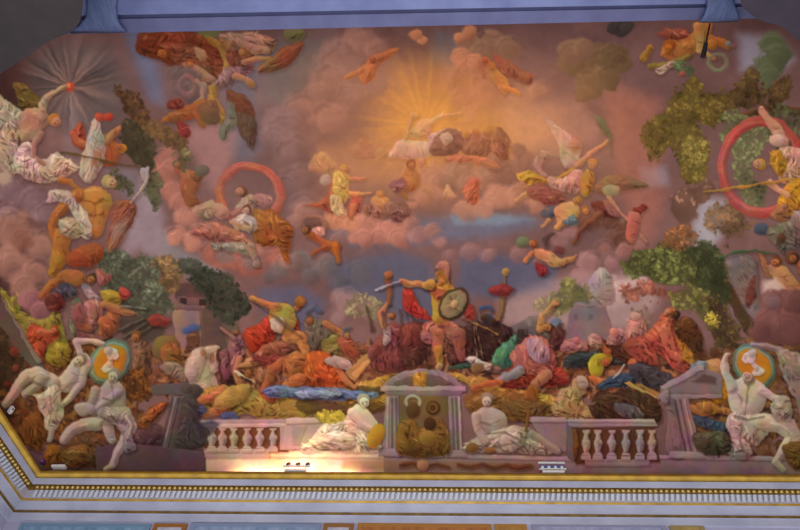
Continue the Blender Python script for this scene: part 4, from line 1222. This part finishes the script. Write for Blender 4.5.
if SAVE_CANVAS: np.save(SAVE_CANVAS, PIX.astype(np.float32))
# ---- fit the painted grid to the vault: every vertex is a point of the vault surface
dx = (gx-400)/F_PX; dy = (265-gy)/F_PX
DIR = np.stack([fw[i]+dx*RT[i]+dy*UP[i] for i in range(3)], -1)
lo = np.zeros((H, W)); hi2 = np.full((H, W), 60.)
for _ in range(44):
    mid = (lo+hi2)/2; p = DIR*mid[..., None]
    ins = (abs(p[..., 0]-VC[0]) < VA) & (abs(p[..., 1]-VC[1]) < VB) & (p[..., 2] < vault(p[..., 0], p[..., 1]))
    lo = np.where(ins, mid, lo); hi2 = np.where(ins, hi2, mid)
SURF = DIR*lo[..., None]
ok = SURF[..., 2] > VZ-.002
okf = ok[:-1, :-1] & ok[1:, :-1] & ok[:-1, 1:] & ok[1:, 1:]
LIN = s2l(PIX)*PAINT_GAIN
fm = bpy.data.materials.new('fresco_pigment'); fm.use_nodes = True; nt = fm.node_tree; bs = nt.nodes['Principled BSDF']
at = nt.nodes.new('ShaderNodeVertexColor'); at.layer_name = 'pigment'; nt.links.new(at.outputs[0], bs.inputs['Base Color']); bs.inputs['Roughness'].default_value = .85
bs.inputs['Specular IOR Level'].default_value = .15
plaster = pmat('plaster', '#8a7a74', .9, col2='#7a6c68', scale=1.5)
# plain plaster vault just behind the paint
n = 64; us = [-math.cos(math.pi*i/n) for i in range(n+1)]
V = []; Fc = []
for j in range(n+1):
    for i in range(n+1):
        x = VC[0]+us[i]*(VA+.08); y = VC[1]+us[j]*(VB+.08); V.append((x, y, float(vault(x, y, .08))+(0.03 if 0 < i < n and 0 < j < n else 0)))
for j in range(n):
    for i in range(n): a = j*(n+1)+i; Fc.append((a, a+n+1, a+n+2, a+1))
ceil = mesh_obj('ceiling', V, Fc, plaster, smooth=True); ceil['kind'] = 'structure'
fresco = empty('ceiling_fresco', 'vast painted vault of clouds, gods, trees and battling figures above a painted balustrade', 'fresco', (VC[0], VC[1], 0))
FI = IDS[:-1, :-1]
idx = np.arange(H*W).reshape(H, W)
children = {}
def patch(name, sel, parent, label=None):
    a = idx[:-1, :-1][sel]; q = np.stack([a, a+W, a+W+1, a+1], 1)
    if not len(q): return None
    vsx, inv = np.unique(q.ravel(), return_inverse=True)
    me = bpy.data.meshes.new(name); co = SURF.reshape(-1, 3)[vsx]-np.array([VC[0], VC[1], 0])
    me.vertices.add(len(vsx)); me.vertices.foreach_set('co', co.ravel().astype(np.float32))
    me.loops.add(len(inv)); me.loops.foreach_set('vertex_index', inv.astype(np.int32).ravel())
    me.polygons.add(len(q)); me.polygons.foreach_set('loop_start', (np.arange(len(q))*4).astype(np.int32)); me.polygons.foreach_set('loop_total', np.full(len(q), 4, np.int32))
    me.update(calc_edges=True)
    me.polygons.foreach_set('use_smooth', np.ones(len(q), bool))
    ca = me.color_attributes.new('pigment', 'FLOAT_COLOR', 'POINT')
    c = np.ones((len(vsx), 4), np.float32); c[:, :3] = LIN.reshape(-1, 3)[vsx]; ca.data.foreach_set('color', c.ravel())
    me.materials.append(fm); o = bpy.data.objects.new(name, me); C.objects.link(o); o.parent = parent
    if label: o['label'] = label
    return o
def pieces(mask):                             # connected pieces of a mask
    lab = np.zeros(mask.shape, np.int32); cur = 0; ys, xs = np.nonzero(mask)
    for y, x in zip(ys, xs):
        if lab[y, x]: continue
        cur += 1; st = [(y, x)]; lab[y, x] = cur
        while st:
            a, b = st.pop()
            for c, d in ((a+1, b), (a-1, b), (a, b+1), (a, b-1)):
                if 0 <= c < mask.shape[0] and 0 <= d < mask.shape[1] and mask[c, d] and not lab[c, d]: lab[c, d] = cur; st.append((c, d))
    return lab, cur
made = {}
counts = np.bincount(FI[okf].ravel(), minlength=len(PARTS))
haskids = {p for _, _, p in PARTS[1:] if p}
for i, (nm, lb, par) in enumerate(PARTS):
    if counts[i] < 14 and i not in haskids:
        if i: FI[FI == i] = par if i else 0
for i, (nm, lb, par) in enumerate(PARTS):
    m = okf & (FI == i); pr = made.get(par, fresco) if i and par else fresco
    if nm in ('painted_cloud', 'painted_ground', 'painted_drapery', 'flowers', 'painted_flowers', 'painted_standard') and m.any():
        yy, xx = np.nonzero(m); a, b, c, d = yy.min(), yy.max()+1, xx.min(), xx.max()+1
        lab, cnt = pieces(m[a:b, c:d]); sizes = np.bincount(lab.ravel(), minlength=cnt+1); sizes[0] = 0; big = [q for q in np.argsort(-sizes) if sizes[q] >= 90][:6]
        if len(big) > 1:
            for q in big[1:]:
                mm = np.zeros_like(m); mm[a:b, c:d] = lab == q; m &= ~mm; patch(nm, mm, pr)
    o = patch(nm, m, pr, lb)
    if o: made[i] = o
# ------------------------------------------------------------------ cornice, walls, frame
marble = pmat('pale_marble', '#adb0c2', .45, col2='#9a9db2', scale=1.2, detail=6)
marble_warm = pmat('grey_marble', '#a9a4ac', .45, col2='#979098', scale=1.2, detail=6)
gold = pmat('gilding', '#b8922e', .38, .3, col2='#9a7624', scale=3)
gold_dark = pmat('old_gilding', '#7c5f22', .5, .25, col2='#5e4618', scale=6)
def sweep(name, prof, mat, parent, smooth=False, closed=False):
    """prof: (offset outwards from the lip, z); swept along left wall, far wall, right wall with mitred corners"""
    V = []; Fc = []; n = len(prof)
    for (cx, cy, ox, oy) in ((XL, YB, -1, 0), (XL, D, -1, 1), (XR, D, 1, 1), (XR, YB, 1, 0)):
        for (o, z) in prof: V.append((cx+ox*o, cy+oy*o, z))
    for s in range(3):
        for i in range(n-1 if not closed else n):
            a = s*n+i; b = s*n+(i+1) % n; Fc.append((a, b, b+n, a+n))
    o = mesh_obj(name, V, Fc, mat, parent, smooth); recalc(o); return o
def zp(px, off): return at_y(400, px, D+off).z
cornice = empty('cornice', 'white marble cornice with gilded mouldings running along the foot of the painted vault', 'cornice', (0, D, H0))
def cz(name, prof, mat, smooth=False):
    o = sweep(name, prof, mat, cornice, smooth); o.matrix_parent_inverse = Matrix.Translation((0, -D, -H0)); return o
z0, z1, z2, z3, z4, z5, z6, z7, z8 = zp(471, 0), zp(480, .04), zp(487, .07), zp(492.5, .16), zp(501, .26), zp(504, .3), zp(513, .36), zp(515.5, .38), zp(523, .42)
tc_, tr = (z0+z1)/2, (z0-z1)/2
cz('gilded_torus', [(LEDGE+.02, z0-.005)]+[(.08-math.cos(a)*.10, tc_+math.sin(a)*tr) for a in [math.pi/2-math.pi*k/12 for k in range(13)]], gold, True)
cz('marble_band', [(.08, z1), (.03, z1-.01), (.05, z2)], marble)
cz('bead_ground', [(.05, z2), (.13, z2-.004), (.16, z3)], gold_dark)
cz('leaf_ground', [(.16, z3), (.19, z3-.004), (.26, z4)], marble_warm)
cz('gilded_band', [(.26, z4), (.25, z4-.006), (.27, z5)], gold)
cz('marble_band', [(.27, z5), (.32, z5-.005), (.36, z6)], marble)
cz('gilded_fillet', [(.36, z6), (.345, z6-.004), (.355, z7), (.38, z7)], gold_dark)
cz('marble_band', [(.38, z7), (.41, z7-.004), (.42, z8), (.47, z8-.01)], marble)
def run_points(step):
    L = []
    n = int((XR-XL)/step)
    for i in range(n): L.append((XL+(i+.5)*step, D, 'far'))
    n = int((D-YB)/step)
    for i in range(n): L.append((XL, D-(i+.5)*step, 'left'))
    return L
V, Fc = [], []
for x, y, w_ in run_points(.125):             # gilded beads
    off = .10; c = (x, y+off, (z2+z3)/2) if w_ == 'far' else (x-off, y, (z2+z3)/2); r = .042; b0 = len(V)
    for a in range(1, 4):
        for b in range(6): V.append((c[0]+r*math.sin(a*math.pi/4)*math.cos(b*math.pi/3), c[1]+r*math.sin(a*math.pi/4)*math.sin(b*math.pi/3), c[2]+r*math.cos(a*math.pi/4)))
    for a in range(2):
        for b in range(6): q = b0+a*6; Fc.append((q+b, q+6+b, q+6+(b+1) % 6, q+(b+1) % 6))
    Fc.append(tuple(b0+b for b in range(6))); Fc.append(tuple(b0+12+b for b in reversed(range(6))))
bead = mesh_obj('bead_row', V, Fc, pmat('bright_gilding', '#c9a95e', .4, .2), cornice, True); bead.matrix_parent_inverse = Matrix.Translation((0, -D, -H0))
V, Fc = [], []
for x, y, w_ in run_points(.125):             # slanting carved leaves under the beads
    for k, (o_, z_) in enumerate(((.155, z3-.012), (.235, z4+.012))):
        pass
    hw = .034; sl = .03
    pr = [(-hw, .165, z3-.01), (hw, .165, z3-.01), (hw+sl*-1, .22, z4+.01), (-hw-sl, .22, z4+.01)]
    b0 = len(V)
    for dd in (0, .03):
        for (u, o_, z_) in pr:
            V.append((x+u, y+o_-.03+dd, z_) if w_ == 'far' else (x-o_+.03-dd, y+u, z_))
    Fc += [(b0, b0+1, b0+2, b0+3), (b0+7, b0+6, b0+5, b0+4)]+[(b0+i, b0+4+i, b0+4+(i+1) % 4, b0+(i+1) % 4) for i in range(4)]
leaf = mesh_obj('leaf_row', V, Fc, pmat('carved_marble', '#b2b8c6', .5), cornice); leaf.matrix_parent_inverse = Matrix.Translation((0, -D, -H0)); recalc(leaf)
# walls below the cornice
ZB = z8-3.2; wo = .47; wall_m = pmat('wall_marble', '#a5a3bb', .5, col2='#9794ad', scale=1.0)
def wall(name, V): o = mesh_obj(name, V, [(0, 1, 2, 3), (7, 6, 5, 4), (0, 4, 5, 1), (1, 5, 6, 2), (2, 6, 7, 3), (3, 7, 4, 0)], wall_m); o['kind'] = 'structure'; recalc(o); return o
def slab(x0, y0, x1, y1, za, zb): return [(x0, y0, za), (x1, y0, za), (x1, y1, za), (x0, y1, za), (x0, y0, zb), (x1, y0, zb), (x1, y1, zb), (x0, y1, zb)]
wall('wall_far', slab(XL-wo, D+wo, XR+wo, D+wo+.4, ZB, z8))
wall('wall_left', slab(XL-wo-.4, YB, XL-wo, D+wo+.4, ZB, z8))
wall('wall_right', slab(XR+wo, YB, XR+wo+.4, D+wo+.4, ZB, z8))
# frieze panels
def frieze(px0, px1, face_col, face2, frame_col, label, cat='panel', group=None, inner=None):
    Y = D+wo; a = at_y(px0, 524.5, Y); b = at_y(px1, 524.5, Y); zt = at_y((px0+px1)/2, 524.5, Y).z; hgt = 1.15; x0, x1 = a.x, b.x
    t = empty('frieze_panel', label, cat, ((x0+x1)/2, Y, zt-hgt), group); f = .10
    def bx(name, u0, u1, w0, w1, d, m): 
        o = mesh_obj(name, slab(u0-(x0+x1)/2, -d, u1-(x0+x1)/2, .0, w0-zt+hgt, w1-zt+hgt), [(0, 1, 2, 3), (7, 6, 5, 4), (0, 4, 5, 1), (1, 5, 6, 2), (2, 6, 7, 3), (3, 7, 4, 0)], m, t); recalc(o); return o
    fmn = pmat(frame_col[1:]+'_frame', frame_col, .45, .2)
    bx('frame', x0, x1, zt-f*.8, zt, .05, fmn); bx('frame', x0, x1, zt-hgt, zt-hgt+f, .05, fmn); bx('frame', x0, x0+f, zt-hgt+f, zt-f*.8, .05, fmn); bx('frame', x1-f, x1, zt-hgt+f, zt-f*.8, .05, fmn)
    bx('panel_face', x0+f, x1-f, zt-hgt+f, zt-f*.8, .02, pmat(face_col[1:]+'_face', face_col, .5, col2=face2, scale=7, bump=.3))
for a in ((22, 152, '#5a7a94', '#7f9bb0', '#6f8ea6', 'long blue grey relief panel at the left end of the frieze'),
          (155, 188, '#b3b1c0', '#9a98a8', '#94632e', 'small gilt framed pale panel, leftmost in the frieze'),
          (192, 321, '#6a7f9a', '#8c9ab2', '#7f8fab', 'long blue grey relief panel left of centre in the frieze'),
          (324, 354, '#b3b1c0', '#9a98a8', '#8c6238', 'small gilt framed pale panel left of the orange panel'),
          (358, 491, '#a86c34', '#8c5428', '#a4733a', 'long orange brown painted panel in the middle of the frieze'),
          (494, 526, '#a4783c', '#8a6430', '#a4783c', 'small ochre panel right of the orange panel'),
          (531, 664, '#8486a2', '#9a9ab2', '#8d8ea6', 'long grey violet relief panel right of centre in the frieze'),
          (668, 702, '#a38c50', '#8a7440', '#97865a', 'small tan panel, rightmost short one of the frieze')): frieze(*a, group=None)
# ---- near transverse frame of the vault with consoles and dark arches
ZF = 11.5
blue = pmat('blue_grey_marble', '#5a6390', .55, col2='#6b74a0', scale=1.5, detail=6)
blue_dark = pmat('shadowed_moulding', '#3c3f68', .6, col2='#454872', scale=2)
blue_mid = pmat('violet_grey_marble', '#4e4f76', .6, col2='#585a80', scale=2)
beam = empty('ceiling_beam', 'blue grey marble moulded beam crossing the top of the picture', 'beam', (0, 3, ZF))
def prism(name, pxs, z0, z1, mat, parent, loc, top=None):
    P = [at_z(x, y, z0) for x, y in pxs]; n = len(P); T = [at_z(x, y, z1) for x, y in top] if top else P
    V = [(p.x-loc[0], p.y-loc[1], z0-loc[2]) for p in P]+[(p.x-loc[0], p.y-loc[1], z1-loc[2]) for p in T]
    Fc = [tuple(range(n)), tuple(range(2*n-1, n-1, -1))]+[(i, n+i, n+(i+1) % n, (i+1) % n) for i in range(n)]
    o = mesh_obj(name, V, Fc, mat, parent); recalc(o); return o
L0 = (0, 3, ZF)
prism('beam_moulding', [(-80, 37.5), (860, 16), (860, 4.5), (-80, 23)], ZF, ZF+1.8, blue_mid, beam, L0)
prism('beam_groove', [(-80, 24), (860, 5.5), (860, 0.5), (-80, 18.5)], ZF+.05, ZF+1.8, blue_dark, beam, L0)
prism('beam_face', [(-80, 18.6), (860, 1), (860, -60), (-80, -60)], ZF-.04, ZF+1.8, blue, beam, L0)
# consoles
def console(pxs_list, label):
    c = at_z(pxs_list[0][0], pxs_list[0][1], ZF); loc = (c.x, c.y, ZF-.3)
    t = empty('console_bracket', label, 'bracket', loc); rings = []
    V = []; Fc = []; m = 16
    for k, (xa, xb, yy, depth) in enumerate(pxs_list[1:]):
        zc = ZF-.06-depth; A = at_z(xa, yy, zc); B = at_z(xb, yy, zc)
        for i in range(m):
            a = 2*math.pi*i/m; ca, sa = math.cos(a), math.sin(a); e = lambda q: math.copysign(abs(q)**.6, q)
            mid = (A+B)/2; hw = (B-A).length/2
            V.append((mid.x+e(ca)*hw-loc[0], mid.y-.02+e(sa)*.05-loc[1], zc+e(sa)*.10*(1 if sa > 0 else .5)-loc[2]))
    K = len(pxs_list)-1
    for k in range(K-1):
        for i in range(m): Fc.append((k*m+i, k*m+(i+1) % m, (k+1)*m+(i+1) % m, (k+1)*m+i))
    Fc.append(tuple(range(m))); Fc.append(tuple((K-1)*m+i for i in reversed(range(m))))
    o = mesh_obj('bracket_body', V, Fc, blue_bracket, t, True); recalc(o)
    return t, loc
blue_bracket = pmat('console_marble', '#56648c', .55, col2='#45527c', scale=4, stretch=(6, 1, 1))
console([(100, 16), (70, 127, 33.5, .0), (78, 122, 28, .03), (86, 118, 20, .05), (88, 116, 8, .06), (86, 120, -8, .06), (84, 122, -20, .06)], 'flared blue marble bracket at the left end of the ceiling beam')
console([(720, 8), (699, 739, 22.5, .0), (703, 738, 17, .03), (707, 734, 8, .05), (706, 732, -2, .06), (705, 732, -20, .06)], 'flared blue marble bracket at the right end of the ceiling beam')
# dark arches
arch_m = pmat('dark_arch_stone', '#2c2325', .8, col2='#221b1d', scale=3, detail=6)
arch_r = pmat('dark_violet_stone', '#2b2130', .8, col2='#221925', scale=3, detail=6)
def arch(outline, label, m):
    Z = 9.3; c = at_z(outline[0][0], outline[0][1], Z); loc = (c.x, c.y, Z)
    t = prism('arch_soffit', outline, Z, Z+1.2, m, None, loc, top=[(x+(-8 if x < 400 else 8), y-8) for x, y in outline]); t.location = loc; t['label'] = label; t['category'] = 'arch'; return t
def bez(P, n=6):
    out = []
    for i in range(len(P)-1):
        a, b = P[i], P[i+1]
        for k in range(n): out.append((a[0]+(b[0]-a[0])*k/n, a[1]+(b[1]-a[1])*k/n))
    return out+[P[-1]]
def crv(P, n=5):
    Q = [P[0]]+P+[P[-1]]; out = []
    for i in range(1, len(Q)-2):
        a, b, c, d = [np.array(v, float) for v in Q[i-1:i+3]]
        for k in range(n): t = k/n; out.append(tuple(.5*((2*b)+(-a+c)*t+(2*a-5*b+4*c-d)*t*t+(-a+3*b-3*c+d)*t**3)))
    return out+[P[-1]]
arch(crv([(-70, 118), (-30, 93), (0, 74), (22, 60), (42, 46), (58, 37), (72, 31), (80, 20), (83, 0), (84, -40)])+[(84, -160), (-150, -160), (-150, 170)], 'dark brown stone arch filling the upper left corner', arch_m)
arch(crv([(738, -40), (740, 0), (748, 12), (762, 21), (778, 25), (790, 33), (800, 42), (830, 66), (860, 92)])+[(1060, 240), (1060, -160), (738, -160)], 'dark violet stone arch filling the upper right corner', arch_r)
# ---- fixtures on the cornice ledge
white = pmat('white_enamel', '#d8d6d2', .4); black = pmat('black_metal', '#26242a', .4, .3); bluep = pmat('blue_steel', '#4c5c94', .4)
def cyl(name, p0, p1, r0, r1, mat, parent, m=14):
    p0, p1 = Vector(p0), Vector(p1); d = (p1-p0).normalized(); s = d.orthogonal().normalized(); t = d.cross(s); V = []; Fc = []
    for p, r in ((p0, r0), (p1, r1)):
        for i in range(m): a = 2*math.pi*i/m; V.append(p+(s*math.cos(a)+t*math.sin(a))*r)
    Fc = [(i, (i+1) % m, m+(i+1) % m, m+i) for i in range(m)]+[tuple(range(m)), tuple(range(2*m-1, m-1, -1))]
    o = mesh_obj(name, V, Fc, mat, parent); recalc(o); return o
def boxo(name, c, s, mat, parent):
    x, y, z = c; a, b, d = s; o = mesh_obj(name, slab(x-a/2, y-b/2, x+a/2, y+b/2, z-d/2, z+d/2), [(0, 1, 2, 3), (7, 6, 5, 4), (0, 4, 5, 1), (1, 5, 6, 2), (2, 6, 7, 3), (3, 7, 4, 0)], mat, parent); recalc(o); return o
def fixture(px, py, wpx, label, lit, body_m, head_m, heads, hs=.05):
    Y = D+.10; c = at_y(px, py, Y); c2 = at_y(px+wpx, py, Y); wd = c2.x-c.x
    t = empty('spotlight', label, 'lamp', (c.x, Y, z0)); zc = c.z-z0
    boxo('base', (0, 0, .03), (wd*.8, .16, .05), body_m, t)
    boxo('rail', (0, -.02, zc-.075), (wd, .05, .025), body_m, t)
    for s in (-.35, .35): cyl('bracket', (wd*s, 0, .05), (wd*s, -.01, zc-.075), .012, .012, body_m, t, 8)
    for k in range(heads):
        x = wd*(-.36+.72*k/max(heads-1, 1)); h = cyl('lamp_head', (x, -.02, zc-.03), (x+.02, .09, zc+.06), hs*.7, hs, head_m, t)
        if lit:
            ld = bpy.data.lights.new('spot_lamp', 'SPOT'); ld.energy = LAMP_W; ld.color = (1.0, .82, .62); ld.spot_size = math.radians(165); ld.spot_blend = .9; ld.shadow_soft_size = .03
            lo_ = bpy.data.objects.new('bulb', ld); C.objects.link(lo_); lo_.parent = t; lo_.location = (x+.02, .11, zc+.07); lo_.rotation_euler = (math.radians(90+48), 0, 0)
    return t
LAMP_W = 5
fixture(297, 464, 27, 'small rack of three black spotlights glowing on the lit ledge below the cream statue', True, white, black, 3)
f2 = fixture(552, 467, 27, 'white and blue spotlight rack standing unlit below the balustrade at right', False, white, white, 4, .045)
boxo('back_plate', (0, .03, at_y(552, 467, D+.10).z-z0), (.62, .02, .13), bluep, f2)
c = at_y(552, 462, D+.05); boxo('rail', (0, -.02, c.z-z0), (.64, .05, .022), white, f2)
t = empty('projector', 'tiny violet lensed projector on the ledge in the left corner', 'lamp', tuple(at_y(42, 461, D+.05)))
cyl('projector_body', (0, 0, 0), (0, .12, .03), .06, .07, pmat('plum_metal', '#5a2c54', .4), t); cyl('lens', (0, -.02, -.005), (0, 0, 0), .03, .035, pmat('violet_glass', '#8a5aa0', .15), t)
t = empty('junction_box', 'low white tray with a dark top on the ledge beside the projector', 'box', tuple(at_y(59, 467, D+.06)))
boxo('tray', (0, 0, 0), (.34, .14, .05), white, t); boxo('cover', (0, 0, .045), (.30, .12, .035), pmat('plum_cover', '#4a2f3a', .5), t)
p = at_z(40, 430, 1); 
# small white sensor on the left ledge
Yl = None
v = ray(11, 410); s = (XL-.08)/v.x; q = v*s
t = empty('sensor', 'small white sensor box on the left cornice ledge', 'sensor', tuple(q)); boxo('sensor_body', (0, 0, 0), (.06, .10, .16), white, t); cyl('sensor_eye', (.03, 0, .02), (.045, 0, .02), .025, .02, black, t)
# hanging rod from the frame
a = at_z(710, 23.5, ZF-.2); b = at_z(706, 43, ZF-.5); e = at_z(703, 57, ZF-.7)
t = empty('hanging_rod', 'thin dark metal rod with a thick end hanging from the right bracket', 'rod', tuple(a))
cyl('rod', (0, 0, 0), b-a, .016, .016, black, t, 8); cyl('rod_weight', b-a, e-a, .035, .045, black, t, 10)

# added strip light behind the cornice lip, widens the glow at the fresco foot
c = at_y(292, 470, D+.12); t = empty('added_strip', 'added low strip light on the ledge below the cream statue, washing it with light', 'lamp', (c.x, D+.25, H0+.03))
boxo('added_strip_housing', (0, 0, -.02), (3.2, .1, .04), white, t)
ld = bpy.data.lights.new('added_strip_light', 'AREA'); ld.shape = 'RECTANGLE'; ld.size = 3.0; ld.size_y = .06; ld.energy = 26; ld.color = (1, .84, .64)
lo_ = bpy.data.objects.new('added_strip_source', ld); C.objects.link(lo_); lo_.parent = t; lo_.location = (0, 0, .02); lo_.rotation_euler = (math.radians(140), 0, 0)
